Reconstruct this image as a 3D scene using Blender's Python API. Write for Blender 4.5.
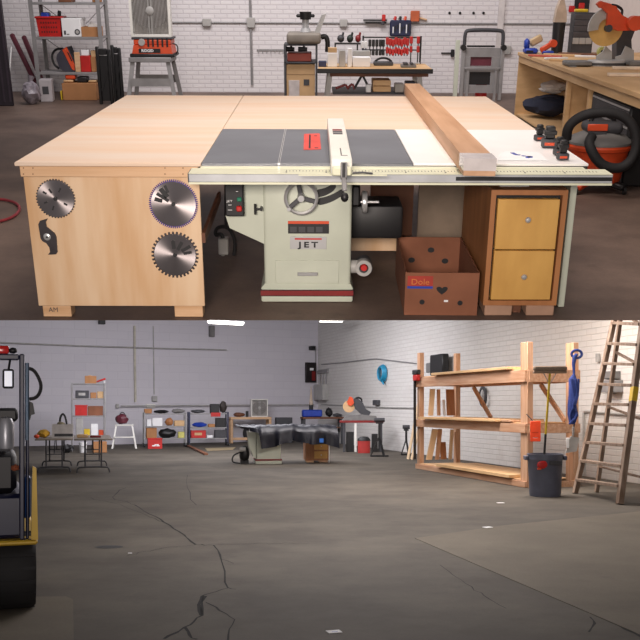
import bpy, bmesh, math, random
from mathutils import Vector, Matrix, noise as mnoise
random.seed(7)
PI = math.pi
R_ = math.radians
for o in list(bpy.data.objects):
    bpy.data.objects.remove(o)
SC = bpy.context.scene
COL = SC.collection

# ---------------------------------------------------------------- camera
FPX, CX, CY = 960.0, 320.0, 405.0
PITCH, YAW, ROLL = R_(23.73), R_(-0.42), R_(0.25)
EYE_A, EYE_B = 1.744, 1.46
RCAM = (Matrix.Rotation(YAW, 3, 'Z') @ Matrix.Rotation(PI/2 - PITCH, 3, 'X') @ Matrix.Rotation(ROLL, 3, 'Z'))
CAMPOS = Vector((0, 0, EYE_A))
cd = bpy.data.cameras.new('camera')
cam = bpy.data.objects.new('camera', cd)
COL.objects.link(cam)
cam.matrix_world = Matrix.Translation(CAMPOS) @ RCAM.to_4x4()
cd.sensor_width = 36.0
cd.lens = 36.0 * FPX / 640.0
cd.shift_x = 0.0
cd.shift_y = (CY - 320.0) / 640.0
cd.clip_start = 0.05
cd.clip_end = 300
SC.camera = cam
# the hall below is a second place: level with the camera, while the workshop above is seen looking down
BASIS = Matrix(((1, 0, 0, 0), (0, 0, 1, 0), (0, -1, 0, 0), (0, 0, 0, 1)))
ROOM = {'A': Matrix.Identity(4),
        'B': Matrix.Translation(CAMPOS) @ RCAM.to_4x4() @ BASIS @ Matrix.Translation((0, 0, -EYE_B))}

# ---------------------------------------------------------------- world, lights, exposure
W = bpy.data.worlds.new('world'); SC.world = W; W.use_nodes = True
W.node_tree.nodes['Background'].inputs[0].default_value = (0.95, 0.93, 1.0, 1)
W.node_tree.nodes['Background'].inputs[1].default_value = 0.16
VS = SC.view_settings
VS.view_transform = 'Standard'; VS.look = 'None'; VS.gamma = 1.0; VS.use_curve_mapping = False
VS.exposure = 0.0

def area(name, room, loc, aim, power, col, sx, sy, spread=180):
    l = bpy.data.lights.new(name, 'AREA'); l.shape = 'RECTANGLE'; l.size = sx; l.size_y = sy
    l.energy = power; l.color = col; l.spread = R_(spread)
    o = bpy.data.objects.new(name, l); COL.objects.link(o)
    p, a = Vector(loc), Vector(aim)
    q = (a - p).to_track_quat('-Z', 'Y').to_matrix().to_4x4()
    o.matrix_world = ROOM[room] @ Matrix.Translation(p) @ q
    return o
WARM, NEUT, COOL = (1.0, 0.88, 0.80), (1.0, 0.94, 0.94), (0.96, 0.94, 1.0)
area('workshop_lamp', 'A', (0.2, 6.6, 4.6), (0.1, 6.9, 0), 165, WARM, 3.4, 2.4, 150)
area('workshop_front_fill', 'A', (-0.6, -0.8, 2.1), (-0.1, 5.8, 0.5), 50, WARM, 1.6, 0.8, 64)  # added fill from the camera side, brightens fronts and under the table
area('workshop_rear_lamp', 'A', (-0.6, 13.0, 5.2), (0.0, 17.0, 1.2), 290, NEUT, 6.0, 1.6, 160)
for i, (hx_, hy_, hz_, hp_, hc_) in enumerate(((0.2, 10.5, 3.3, 150, NEUT), (0.8, 16.5, 4.2, 190, NEUT), (0.0, 22.5, 4.6, 260, NEUT), (-3.4, 26.5, 4.6, 130, COOL), (-1.8, 29.0, 4.6, 190, COOL), (3.3, 16.5, 4.3, 320, WARM))):
    area('hall_lamp', 'B', (hx_, hy_, hz_), (hx_, hy_ + .02, 0), hp_, hc_, 3.0, 2.0, 180)
area('hall_wall_fill', 'B', (-2.6, 24.5, 4.5), (-2.9, 34.0, 2.9), 440, COOL, 5.0, 1.0, 180)  # added wall wash without a fixture, brightens the far wall

# ---------------------------------------------------------------- frames: turn a measured picture point into metres
class Fr:
    def __init__(s, room, x=0, y=0, z=0, rz=0):
        s.room, s.x, s.y, s.z, s.rz = room, x, y, z, rz
        s.L = Matrix.Translation((x, y, z)) @ Matrix.Rotation(rz, 4, 'Z')
        s.M = ROOM[room] @ s.L
        s.I = s.M.inverted()
    def ray(s, px, py):
        return s.I @ CAMPOS, s.I.to_3x3() @ (RCAM @ Vector(((px - CX)/FPX, (CY - py)/FPX, -1)))
    def at(s, px, py, y=0.0):
        o, d = s.ray(px, py); t = (y - o.y)/d.y
        return o.x + t*d.x, o.z + t*d.z
    def fl(s, px, py, z=0.0):
        o, d = s.ray(px, py); t = (z - o.z)/d.z
        return o.x + t*d.x, o.y + t*d.y
    def rect(s, x0, y0, x1, y1, y=0.0):
        xm, ym = (x0 + x1)/2, (y0 + y1)/2
        return s.at(x0, ym, y)[0], s.at(xm, y1, y)[1], s.at(x1, ym, y)[0], s.at(xm, y0, y)[1]
    def sub(s, x, y, z, rz=0):
        p = s.L @ Vector((x, y, z))
        return Fr(s.room, p.x, p.y, p.z, s.rz + rz)
    def p3(s, px, py, y=0.0):
        x, z = s.at(px, py, y); return (x, y, z)
def on_floor(room, px, py, rz=0.0, z=0.0):
    x, y = Fr(room).fl(px, py, z)
    return Fr(room, x, y, z, rz)

# ---------------------------------------------------------------- materials
def lin(c):
    return tuple((v/255/12.92 if v/255 <= 0.04045 else ((v/255 + 0.055)/1.055)**2.4) for v in c)
MATS = {}
def mat(name, rgb, rough=0.6, metal=0.0, var=0.10, scale=6.0, bump=0.0, stretch=None, emit=0.0, coat=0.0, rgb2=None, alpha=1.0):
    if name in MATS: return MATS[name]
    m = bpy.data.materials.new(name); m.use_nodes = True
    nt = m.node_tree; N, L = nt.nodes, nt.links
    b = N['Principled BSDF']; c = lin(rgb)
    tc = N.new('ShaderNodeTexCoord'); mp = N.new('ShaderNodeMapping'); nz = N.new('ShaderNodeTexNoise')
    if stretch: mp.inputs['Scale'].default_value = stretch
    nz.inputs['Scale'].default_value = scale; nz.inputs['Detail'].default_value = 5
    L.new(tc.outputs['Object'], mp.inputs['Vector']); L.new(mp.outputs['Vector'], nz.inputs['Vector'])
    rp = N.new('ShaderNodeValToRGB')
    c2 = lin(rgb2) if rgb2 else tuple(v*(1 - 2*var) for v in c)
    rp.color_ramp.elements[0].color = (*c2, 1); rp.color_ramp.elements[0].position = 0.32
    rp.color_ramp.elements[1].color = (*(min(1, v*(1 + 0.4*var)) for v in c), 1); rp.color_ramp.elements[1].position = 0.66
    L.new(nz.outputs['Fac'], rp.inputs['Fac']); L.new(rp.outputs['Color'], b.inputs['Base Color'])
    b.inputs['Roughness'].default_value = rough; b.inputs['Metallic'].default_value = metal
    if coat: b.inputs['Coat Weight'].default_value = coat
    if bump:
        bp = N.new('ShaderNodeBump'); bp.inputs['Strength'].default_value = bump; bp.inputs['Distance'].default_value = 0.02
        L.new(nz.outputs['Fac'], bp.inputs['Height']); L.new(bp.outputs['Normal'], b.inputs['Normal'])
    if emit:
        b.inputs['Emission Color'].default_value = (*c, 1); b.inputs['Emission Strength'].default_value = emit
    if alpha < 1:
        b.inputs['Alpha'].default_value = alpha
    MATS[name] = m
    return m
def brick(name, rgb, rgb2, mortar, rot, bump=0.5, scale=1.0, wear=0.5, worn=(120, 105, 98), bw=0.28, bh=0.095):
    m = bpy.data.materials.new(name); m.use_nodes = True
    nt = m.node_tree; N, L = nt.nodes, nt.links; b = N['Principled BSDF']
    tc = N.new('ShaderNodeTexCoord'); sp = N.new('ShaderNodeSeparateXYZ'); cb = N.new('ShaderNodeCombineXYZ')
    L.new(tc.outputs['Object'], sp.inputs[0]); L.new(sp.outputs['X'], cb.inputs['X']); L.new(sp.outputs['Z'], cb.inputs['Y'])
    bt = N.new('ShaderNodeTexBrick')
    bt.inputs['Color1'].default_value = (*lin(rgb), 1); bt.inputs['Color2'].default_value = (*lin(rgb2), 1)
    bt.inputs['Mortar'].default_value = (*lin(mortar), 1); bt.inputs['Scale'].default_value = scale
    bt.inputs['Mortar Size'].default_value = 0.012; bt.inputs['Mortar Smooth'].default_value = 0.4
    bt.inputs['Brick Width'].default_value = bw; bt.inputs['Row Height'].default_value = bh
    L.new(cb.outputs[0], bt.inputs['Vector'])
    nz = N.new('ShaderNodeTexNoise'); nz.inputs['Scale'].default_value = 1.1; nz.inputs['Detail'].default_value = 6
    L.new(tc.outputs['Object'], nz.inputs['Vector'])
    rp = N.new('ShaderNodeValToRGB'); rp.color_ramp.elements[0].position = 0.62; rp.color_ramp.elements[1].position = 0.80
    L.new(nz.outputs['Fac'], rp.inputs['Fac'])
    ml = N.new('ShaderNodeMath'); ml.operation = 'MULTIPLY'; ml.inputs[1].default_value = wear
    L.new(rp.outputs['Color'], ml.inputs[0])
    mx = N.new('ShaderNodeMix'); mx.data_type = 'RGBA'
    L.new(ml.outputs[0], mx.inputs['Factor']); L.new(bt.outputs['Color'], mx.inputs['A']); mx.inputs['B'].default_value = (*lin(worn), 1)
    L.new(mx.outputs['Result'], b.inputs['Base Color']); b.inputs['Roughness'].default_value = 0.7
    bp = N.new('ShaderNodeBump'); bp.inputs['Strength'].default_value = bump; bp.inputs['Distance'].default_value = 0.03; bp.invert = True
    L.new(bt.outputs['Fac'], bp.inputs['Height']); L.new(bp.outputs['Normal'], b.inputs['Normal'])
    return m
def concrete(name, a, c, stain, scale=0.7, rough=0.75):
    m = bpy.data.materials.new(name); m.use_nodes = True
    nt = m.node_tree; N, L = nt.nodes, nt.links; b = N['Principled BSDF']
    tc = N.new('ShaderNodeTexCoord')
    def nz(sc, d, p0, p1, ca, cb_):
        n = N.new('ShaderNodeTexNoise'); n.inputs['Scale'].default_value = sc; n.inputs['Detail'].default_value = d; n.inputs['Roughness'].default_value = 0.65
        r = N.new('ShaderNodeValToRGB'); r.color_ramp.elements[0].position = p0; r.color_ramp.elements[1].position = p1
        r.color_ramp.elements[0].color = ca; r.color_ramp.elements[1].color = cb_
        L.new(tc.outputs['Object'], n.inputs['Vector']); L.new(n.outputs['Fac'], r.inputs['Fac']); return n, r
    n1, r1 = nz(scale, 10, 0.36, 0.64, (*lin(a), 1), (*lin(c), 1))
    n2, r2 = nz(scale*3.3, 6, 0.60, 0.78, (0, 0, 0, 1), (0.7, 0.7, 0.7, 1))
    n3, r3 = nz(45, 4, 0.3, 0.75, (0.86, 0.86, 0.86, 1), (1.05, 1.05, 1.05, 1))
    mx = N.new('ShaderNodeMix'); mx.data_type = 'RGBA'
    L.new(r2.outputs['Color'], mx.inputs['Factor']); L.new(r1.outputs['Color'], mx.inputs['A']); mx.inputs['B'].default_value = (*lin(stain), 1)
    mu = N.new('ShaderNodeMix'); mu.data_type = 'RGBA'; mu.blend_type = 'MULTIPLY'; mu.inputs['Factor'].default_value = 1
    L.new(mx.outputs['Result'], mu.inputs['A']); L.new(r3.outputs['Color'], mu.inputs['B'])
    L.new(mu.outputs['Result'], b.inputs['Base Color']); b.inputs['Roughness'].default_value = rough
    bp = N.new('ShaderNodeBump'); bp.inputs['Strength'].default_value = 0.12; bp.inputs['Distance'].default_value = 0.01
    L.new(n1.outputs['Fac'], bp.inputs['Height']); L.new(bp.outputs['Normal'], b.inputs['Normal'])
    return m

PLY = mat('birch_plywood', (226, 207, 190), 0.5, var=0.04, scale=2.2, stretch=(0.35, 3.2, 0.35), rgb2=(226, 196, 168))
PLYV = mat('birch_plywood_upright', (220, 190, 156), 0.55, var=0.06, scale=2.4, stretch=(3.0, 1, 0.45), rgb2=(204, 162, 118))
PINE = mat('pine_board', (220, 182, 144), 0.55, scale=3, stretch=(0.4, 4, 8), rgb2=(200, 158, 116))
FIR = mat('fir_lumber', (202, 164, 134), 0.7, scale=3, stretch=(6, 6, 0.5), rgb2=(186, 138, 102))
FIRH = mat('fir_lumber_level', (202, 162, 132), 0.7, scale=3, stretch=(0.5, 6, 6), rgb2=(184, 134, 98))
BENCHW = mat('bench_plywood', (218, 180, 132), 0.6, scale=3, stretch=(1, 0.4, 3), rgb2=(196, 156, 108))
DARKW = mat('dark_wood', (120, 74, 48), 0.6, scale=4, stretch=(1, 1, 0.4), rgb2=(92, 54, 34))
BROWNW = mat('brown_stained_plywood', (176, 118, 72), 0.5, scale=3, stretch=(3, 3, 0.5), rgb2=(150, 96, 56))
YELW = mat('yellow_drawer_wood', (218, 170, 92), 0.5, scale=2.5, stretch=(2, 2, 0.8), rgb2=(198, 148, 74))
OLDW = mat('weathered_ladder_wood', (146, 126, 110), 0.7, scale=5, stretch=(2, 2, 0.5), rgb2=(112, 90, 72))
CARD = mat('corrugated_card', (176, 124, 80), 0.8, var=0.06)
CARDR = mat('printed_brown_card', (140, 88, 62), 0.75, rgb2=(120, 72, 48), scale=3)
CARDL = mat('pale_card', (206, 170, 126), 0.8, var=0.05)
WHITE = mat('white_melamine', (252, 250, 248), 0.3, var=0.02)
WPAINT = mat('white_paint', (236, 234, 226), 0.4, var=0.03)
PAPER = mat('white_paper', (238, 238, 238), 0.8, var=0.02)
CREAM = mat('cream_enamel', (198, 203, 186), 0.35, var=0.03, coat=0.2)
CREAM2 = mat('cream_rail_paint', (226, 226, 198), 0.35, var=0.03)
IRON = mat('cast_iron', (118, 121, 128), 0.38, 0.15, var=0.08, scale=3)
STEEL = mat('bright_steel', (214, 214, 214), 0.28, 0.6, var=0.04)
BLADE = mat('blade_steel', (150, 146, 146), 0.3, 0.85, var=0.12, scale=14)
BLADED = mat('dark_blade_steel', (92, 86, 88), 0.35, 0.75, var=0.12, scale=14)
ALU = mat('dull_aluminium', (188, 188, 188), 0.4, 0.25, var=0.06)
GALV = mat('grey_steel_paint', (150, 148, 148), 0.5, 0.2, var=0.08)
GREY = mat('grey_plastic', (122, 120, 118), 0.55)
LGREY = mat('light_grey_plastic', (176, 174, 170), 0.5)
DGREY = mat('dark_grey_plastic', (66, 66, 70), 0.55)
BLACK = mat('black_plastic', (24, 23, 25), 0.5)
RUBBER = mat('black_rubber', (30, 29, 31), 0.75)
CLOTHB = mat('dark_blue_cloth', (38, 42, 60), 0.9, bump=0.4, scale=12)
CLOTHW = mat('crumpled_white_cloth', (212, 206, 200), 0.9, bump=0.5, scale=14)
RED = mat('red_plastic', (196, 34, 30), 0.45)
DRED = mat('dark_red_paint', (130, 28, 28), 0.45)
MAROON = mat('maroon_vinyl', (104, 42, 56), 0.5)
ORANGE = mat('orange_plastic', (220, 80, 40), 0.42)
NEON = mat('neon_orange_plastic', (255, 82, 40), 0.5)
SALMON = mat('red_throat_plate', (228, 78, 66), 0.45)
BLUE = mat('blue_plastic', (34, 66, 170), 0.45)
NAVY = mat('navy_steel', (34, 40, 72), 0.5)
ROPEB = mat('blue_rope', (36, 58, 126), 0.8, bump=0.4, scale=40)
TEAL = mat('turquoise_hose', (40, 150, 190), 0.45)
YELLOW = mat('yellow_paint', (226, 190, 40), 0.5)
GREEN = mat('green_button', (20, 120, 90), 0.4)
PURPLE = mat('purple_coating', (58, 40, 130), 0.4)
TANK = mat('grey_tank', (170, 172, 180), 0.35, 0.4)
TARP = mat('black_tarpaulin', (20, 22, 34), 0.42, bump=0.8, scale=5)
CLEAR = mat('clear_wrap', (214, 206, 204), 0.15, var=0.10, scale=9, bump=0.3)
LAMPW = mat('lit_tube', (255, 250, 240), 0.5, emit=6.0)
LAMPR = mat('headlamp_glass', (230, 235, 250), 0.2, emit=0.35)

# ---------------------------------------------------------------- mesh builder
class MB:
    def __init__(s, m=None):
        s.bm = bmesh.new(); s.ms = []; s.k = 0
        if m: s.m(m)
    def m(s, m):
        if m not in s.ms: s.ms.append(m)
        s.k = s.ms.index(m); return s
    def _put(s, vs, fs, mtx=None, smooth=False):
        if mtx is not None: vs = [mtx @ Vector(v) for v in vs]
        bv = [s.bm.verts.new(v) for v in vs]; out = []
        for f in fs:
            try: fc = s.bm.faces.new([bv[i] for i in f])
            except ValueError: continue
            fc.material_index = s.k; fc.smooth = smooth; out.append(fc)
        return bv, out
    def box(s, x0, y0, z0, x1, y1, z1, b=0.0, mtx=None, seg=1):
        x0, x1 = min(x0, x1), max(x0, x1); y0, y1 = min(y0, y1), max(y0, y1); z0, z1 = min(z0, z1), max(z0, z1)
        v = [(x0,y0,z0),(x1,y0,z0),(x1,y1,z0),(x0,y1,z0),(x0,y0,z1),(x1,y0,z1),(x1,y1,z1),(x0,y1,z1)]
        f = [(3,2,1,0),(4,5,6,7),(0,1,5,4),(1,2,6,5),(2,3,7,6),(3,0,4,7)]
        bv, fs = s._put(v, f, mtx)
        if b > 0:
            b = min(b, 0.45*min(x1-x0, y1-y0, z1-z0))
            r = bmesh.ops.bevel(s.bm, geom=list({e for q in fs for e in q.edges}), offset=b, segments=seg, affect='EDGES', profile=0.5)
            for q in r['faces']: q.material_index = s.k
        return s
    def hexa(s, q0, q1):      # two quads of 3-D points, bottom and top
        s._put(list(q0) + list(q1), [(3,2,1,0),(4,5,6,7),(0,1,5,4),(1,2,6,5),(2,3,7,6),(3,0,4,7)]); return s
    def prism(s, poly, a, b, ax='y', mtx=None, smooth=False):
        def P(u, v, w): return {'y': (u, w, v), 'z': (u, v, w), 'x': (w, u, v)}[ax]
        n = len(poly)
        vs = [P(u, v, a) for u, v in poly] + [P(u, v, b) for u, v in poly]
        fs = [tuple(range(n)), tuple(range(2*n-1, n-1, -1))]
        fs += [(i, n+i, n+(i+1) % n, (i+1) % n) for i in range(n)]
        s._put(vs, fs, mtx, smooth); return s
    def cyl(s, p0, p1, r0, r1=None, n=14, caps=True):
        p0, p1 = Vector(p0), Vector(p1); r1 = r0 if r1 is None else r1
        d = (p1 - p0).normalized(); u = d.orthogonal().normalized(); w = d.cross(u)
        vs = []
        for p, r in ((p0, r0), (p1, r1)):
            vs += [p + (u*math.cos(2*PI*i/n) + w*math.sin(2*PI*i/n))*r for i in range(n)]
        s._put(vs, [(i, (i+1) % n, n+(i+1) % n, n+i) for i in range(n)], smooth=True)
        if caps:
            s._put(vs[:n], [tuple(range(n-1, -1, -1))]); s._put(vs[n:], [tuple(range(n))])
        return s
    def bar(s, p0, p1, w, h, up=(0, 0, 1), b=0.0):
        p0, p1 = Vector(p0), Vector(p1); d = p1 - p0; y = d.normalized()
        x = y.cross(Vector(up)).normalized(); z = x.cross(y)
        m = Matrix((x, y, z)).transposed().to_4x4(); m.translation = p0
        return s.box(-w/2, 0, -h/2, w/2, d.length, h/2, b, m)
    def tube(s, pts, r, n=8, closed=False, smoothen=0):
        P = [Vector(p) for p in pts]
        for _ in range(smoothen):
            Q = []
            m = len(P)
            rng = range(m) if closed else range(m-1)
            if not closed: Q.append(P[0])
            for i in rng:
                a, b = P[i], P[(i+1) % m]; Q += [a*0.75 + b*0.25, a*0.25 + b*0.75]
            if not closed: Q.append(P[-1])
            P = Q
        m = len(P); rings = []; u = None
        for i in range(m):
            a = P[(i-1) % m] if closed or i > 0 else P[i]; b = P[(i+1) % m] if closed or i < m-1 else P[i]
            d = (b - a).normalized()
            if d.length < 1e-6: d = Vector((0, 0, 1))
            u = d.orthogonal().normalized() if u is None else (u - d*u.dot(d)).normalized()
            w = d.cross(u)
            rr = r[i] if isinstance(r, (list, tuple)) else r
            rings.append([P[i] + (u*math.cos(2*PI*k/n) + w*math.sin(2*PI*k/n))*rr for k in range(n)])
        vs = [v for q in rings for v in q]; fs = []
        for i in range(m if closed else m-1):
            j = (i+1) % m
            fs += [(i*n+k, i*n+(k+1) % n, j*n+(k+1) % n, j*n+k) for k in range(n)]
        if not closed: fs += [tuple(range(n-1, -1, -1)), tuple((m-1)*n+k for k in range(n))]
        s._put(vs, fs, smooth=True); return s
    def lathe(s, prof, c=(0, 0, 0), ax='z', n=24, sx=1.0, sy=1.0, cap=True):
        c = Vector(c); vs = []
        for r, h in prof:
            for k in range(n):
                a, b = r*math.cos(2*PI*k/n)*sx, r*math.sin(2*PI*k/n)*sy
                vs.append(c + Vector({'z': (a, b, h), 'y': (a, h, b), 'x': (h, a, b)}[ax]))
        m = len(prof)
        fs = [(i*n+k, i*n+(k+1) % n, (i+1)*n+(k+1) % n, (i+1)*n+k) for i in range(m-1) for k in range(n)]
        if cap: fs += [tuple(range(n-1, -1, -1)), tuple((m-1)*n+k for k in range(n))]
        s._put(vs, fs, smooth=True); return s
    def ball(s, c, rx, ry=None, rz=None, jit=0.0, sub=2):
        ry = ry or rx; rz = rz or rx
        g = bmesh.ops.create_icosphere(s.bm, subdivisions=sub, radius=1.0)
        c = Vector(c); off = Vector((random.random()*9, random.random()*9, random.random()*9))
        for v in g['verts']:
            q = v.co.copy(); k = 1 + jit*mnoise.noise(q*2.1 + off)
            v.co = c + Vector((q.x*rx*k, q.y*ry*k, q.z*rz*k))
        for f in {f for v in g['verts'] for f in v.link_faces}:
            f.material_index = s.k; f.smooth = True
        return s
    def open_box(s, x0, y0, z0, x1, y1, z1, t=0.008):
        s.box(x0, y0, z0, x1, y1, z0+t)
        s.box(x0, y0, z0+t, x1, y0+t, z1); s.box(x0, y1-t, z0+t, x1, y1, z1)
        s.box(x0, y0+t, z0+t, x0+t, y1-t, z1); s.box(x1-t, y0+t, z0+t, x1, y1-t, z1)
        return s
    def text(s, body, size, x, y, z, rot=None, ext=0.001, cx='CENTER', sx=1.0, bold=0.0, space=1.0):
        c = bpy.data.curves.new('t', 'FONT'); c.body = body; c.size = size; c.extrude = ext; c.align_x = cx; c.align_y = 'CENTER'
        c.resolution_u = 3; c.offset = bold; c.space_character = space
        o = bpy.data.objects.new('t', c); COL.objects.link(o)
        me = bpy.data.meshes.new_from_object(o.evaluated_get(bpy.context.evaluated_depsgraph_get()))
        m = Matrix.Translation((x, y, z)) @ (rot or Matrix.Rotation(PI/2, 4, 'X')) @ Matrix.Diagonal((sx, 1, 1, 1))
        s._put([m @ v.co for v in me.vertices], [tuple(p.vertices) for p in me.polygons])
        bpy.data.objects.remove(o); bpy.data.curves.remove(c); bpy.data.meshes.remove(me)
        return s
    def mesh(s, name):
        bmesh.ops.recalc_face_normals(s.bm, faces=s.bm.faces[:])
        me = bpy.data.meshes.new(name); s.bm.to_mesh(me); s.bm.free()
        for m in s.ms: me.materials.append(m)
        try: me.set_sharp_from_angle(angle=R_(38))
        except Exception: pass
        return me
    def part(s, name, parent, label=None, kind=None):
        o = bpy.data.objects.new(name, s.mesh(name)); COL.objects.link(o); o.parent = parent
        if label: o['label'] = label
        if kind: o['kind'] = kind
        return o
    def solo(s, name, fr, label, cat, group=None):
        o = bpy.data.objects.new(name, s.mesh(name)); COL.objects.link(o); o.matrix_world = fr.M
        o['label'] = label; o['category'] = cat
        if group: o['group'] = group
        return o
    def struct(s, name, fr, parent=None):
        o = bpy.data.objects.new(name, s.mesh(name)); COL.objects.link(o)
        if parent: o.parent = parent
        else: o.matrix_world = fr.M
        o['kind'] = 'structure'
        return o
def thing(name, fr, label, cat, group=None):
    o = bpy.data.objects.new(name, None); COL.objects.link(o); o.matrix_world = fr.M; o.empty_display_size = 0.1
    o['label'] = label; o['category'] = cat
    if group: o['group'] = group
    return o
def clone(o, fr, label=None, group=None):
    def cp(q, par):
        c = q.copy(); COL.objects.link(c)
        if par: c.parent = par
        for ch in q.children: cp(ch, c)
        return c
    c = cp(o, None); c.matrix_world = fr.M
    if label: c['label'] = label
    if group: c['group'] = group
    return c

# a plain closed carton, case or block standing on a shelf; measured by its front rectangle
def carton(fr, r, depth, m, name, label, cat, group=None, y=0.0, z=None, tape=None, mark=None, rz=0, b=0.006):
    x0, z0, x1, z1 = fr.rect(*r, y=y)
    if z is not None: z1 += (z - z0)*0 ; z0 = z
    f = fr.sub((x0+x1)/2, y + depth/2, z0 + 0.002, rz); w, h = (x1-x0)/2, z1-z0
    if tape is None and mark is None:
        return MB(m).box(-w, -depth/2, 0, w, depth/2, h, b).solo(name, f, label, cat, group)
    t = thing(name, f, label, cat, group)
    MB(m).box(-w, -depth/2, 0, w, depth/2, h, b).part('body', t)
    if tape: MB(tape).box(-w*0.12, -depth/2-0.002, h*0.6, w*0.12, depth/2, h+0.002).part('tape', t)
    if mark: MB(mark).box(-w*0.55, -depth/2-0.003, h*0.35, w*0.45, -depth/2+0.003, h*0.7).part('printed_mark', t)
    return t
# an open carton or crate with things peeping out
def crate(fr, r, depth, m, name, label, cat, group=None, y=0.0, z=None, taper=0.0, rim=None, holes=0):
    x0, z0, x1, z1 = fr.rect(*r, y=y)
    if z is not None: z0 = z
    f = fr.sub((x0+x1)/2, y + depth/2, z0 + 0.002); w, h, d = (x1-x0)/2, z1-z0, depth/2
    t = thing(name, f, label, cat, group)
    mb = MB(m); k = 1 - taper; th = 0.012
    def ring(ww, dd, zz): return [(-ww, -dd, zz), (ww, -dd, zz), (ww, dd, zz), (-ww, dd, zz)]
    vs = ring(w*k, d*k, 0) + ring(w, d, h) + ring(w-th, d-th, h) + ring(w*k-th, d*k-th, th)
    fs = [(3, 2, 1, 0)] + [(a*4+i, a*4+(i+1) % 4, a*4+4+(i+1) % 4, a*4+4+i) for a in range(3) for i in range(4)] + [(12, 13, 14, 15)]
    mb._put(vs, fs); mb.part('body', t)
    if rim:
        mb = MB(rim); q = 0.014
        mb.box(-w-q, -d-q, h-q, w+q, -d+q, h+q, 0.004).box(-w-q, d-q, h-q, w+q, d+q, h+q, 0.004)
        mb.box(-w-q, -d+q, h-q, -w+q, d-q, h+q, 0.004).box(w-q, -d+q, h-q, w+q, d-q, h+q, 0.004)
        mb.part('rim', t)
    if holes:
        mb = MB(BLACK)
        for i in range(holes):
            for j in range(3):
                xx = -w*k*0.8 + (i+0.5)*(1.6*w*k/holes); zz = h*(0.2 + 0.24*j); yy = -d*(k + taper*zz/h) - 0.002
                mb.box(xx - 0.3*w/holes, yy, zz, xx + 0.3*w/holes, yy + 0.006, zz + h*0.12)
        mb.part('grip_slots', t)
    return t
# ================================================================= THE WORKSHOP (upper place)
WALL_D, WALL_R = 17.45, 4.62
G = Fr('A')
CONC_A = concrete('workshop_concrete', (88, 72, 64), (124, 104, 92), (72, 57, 50), 0.9, 0.6)
xl, yl = G.fl(-40, 320.3); xr, yr = G.fl(680, 320.3)
sl = (yr - yl)/(xr - xl)
yy = lambda x: yl + sl*(x - xl)
mb = MB(CONC_A)
mb.hexa([(-10, yy(-10)+.45, -.12), (WALL_R+.2, yy(WALL_R+.2)+.45, -.12), (WALL_R+.2, 17.7, -.12), (-10, 17.7, -.12)],
        [(-10, yy(-10), 0), (WALL_R+.2, yy(WALL_R+.2), 0), (WALL_R+.2, 17.7, 0), (-10, 17.7, 0)])
mb.struct('floor', G)
BRICK_A = brick('white_painted_brick', (226, 222, 222), (221, 217, 218), (211, 206, 208), 0, 0.35, wear=0.12, worn=(200, 190, 186), bw=.21, bh=.07)
MB(BRICK_A).box(-10, 0, 0.001, WALL_R, 0.2, 3.2).struct('wall_back', Fr('A', 0, WALL_D, 0))
MB(mat('plain_white_wall', (228, 214, 204), 0.7, var=0.03)).box(0, -WALL_D + 6, 0.001, 0.2, 0.2, 3.2).struct('wall_right', Fr('A', WALL_R, WALL_D, 0))

# ---------------------------------------------------------------- outfeed table
T = Fr('A', -0.9, 5.17, 0)
ZT = 0.875
P = lambda px, py: T.fl(px, py, ZT)
TL, TF, TB = P(14, 162.4)[0], P(14, 162.4)[1], P(300, 95.8)[1]
TS = (P(205, 161.5)[0] + P(220, 129)[0])/2
TW = (P(412, 162)[0] + P(395, 129.5)[0])/2
TR_ = (P(589, 164)[0] + P(487.4, 97.4)[0])/2
TM = P(300, 129.2)[1]
t = thing('outfeed_table', T, 'big pale plywood table wrapping round the cast iron saw top', 'table')
MB(PLY).box(TL, TF, ZT-.02, TS-.0015, TB, ZT, .003).part('tabletop', t)
MB(PLY).box(TS+.0015, TM+.004, ZT-.02, TR_, TB, ZT, .003).part('tabletop', t)
ax0, az0, ax1, az1 = T.rect(20, 165.5, 206, 177, y=-.012)
ax1 = TS - .02
mb = MB(PINE).box(ax0, -.012, az0, ax1, .012, ZT-.021, .002)
mb.m(DARKW)
for px in (23.5, 33, 165, 183):
    for py in (168, 174):
        x, z = T.at(px, py, -.012); mb.cyl((x, -.0135, z), (x, -.010, z), .0035, n=8)
mb.part('apron', t)
px0, pz0, px1, pz1 = T.rect(31, 177, 202, 306, y=.014)
MB(PLYV).box(px0, .014, pz0, px1, .034, ZT-.022, .002).part('end_panel', t, 'plywood end panel')
for a, b in ((43, 71.5), (174.5, 203)):
    fx0, fz0, fx1, fz1 = T.rect(a, 305, b, 319, y=.036)
    mb = MB(PINE).box(fx0, .036, 0.0015, fx1, .125, ZT-.022, .003)
    if a < 50:
        mb.m(DGREY).text('AM', .038, (fx0+fx1)/2 - .02, .0355, .042, ext=.0006)
    mb.part('leg', t)
for xx in (px0+.03, TS-.12, TR_-.15):
    MB(PINE).box(xx, TB-.2, 0.0015, xx+.09, TB-.11, ZT-.022, .003).part('leg', t)
MB(PINE).box(px0+.02, TB-.11, ZT-.14, TR_-.05, TB-.085, ZT-.022, .002).part('rear_apron', t)
bx = px1 + .015
def side_pt(px, py):
    o_, d_ = T.ray(px, py); k_ = (bx - o_.x)/d_.x; return Vector((bx, o_.y + k_*d_.y, o_.z + k_*d_.z))
bA, bB = side_pt(203.5, 238), side_pt(219.5, 196); bB = bA + (bB-bA)*min(1.0, (ZT-.09-bA.z)/(bB.z-bA.z))
MB(DARKW).bar(bA, bB, .055, .02, (1, 0, 0)).part('brace', t, 'dark diagonal brace')
sx0, sz0, sx1, sz1 = T.rect(353, 238, 402, 251, y=1.3)
MB(PLYV).box(sx0-.25, 1.3, max(sz0, .002), sx1+.05, 1.33, sz1, .002).part('stretcher', t)
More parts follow.
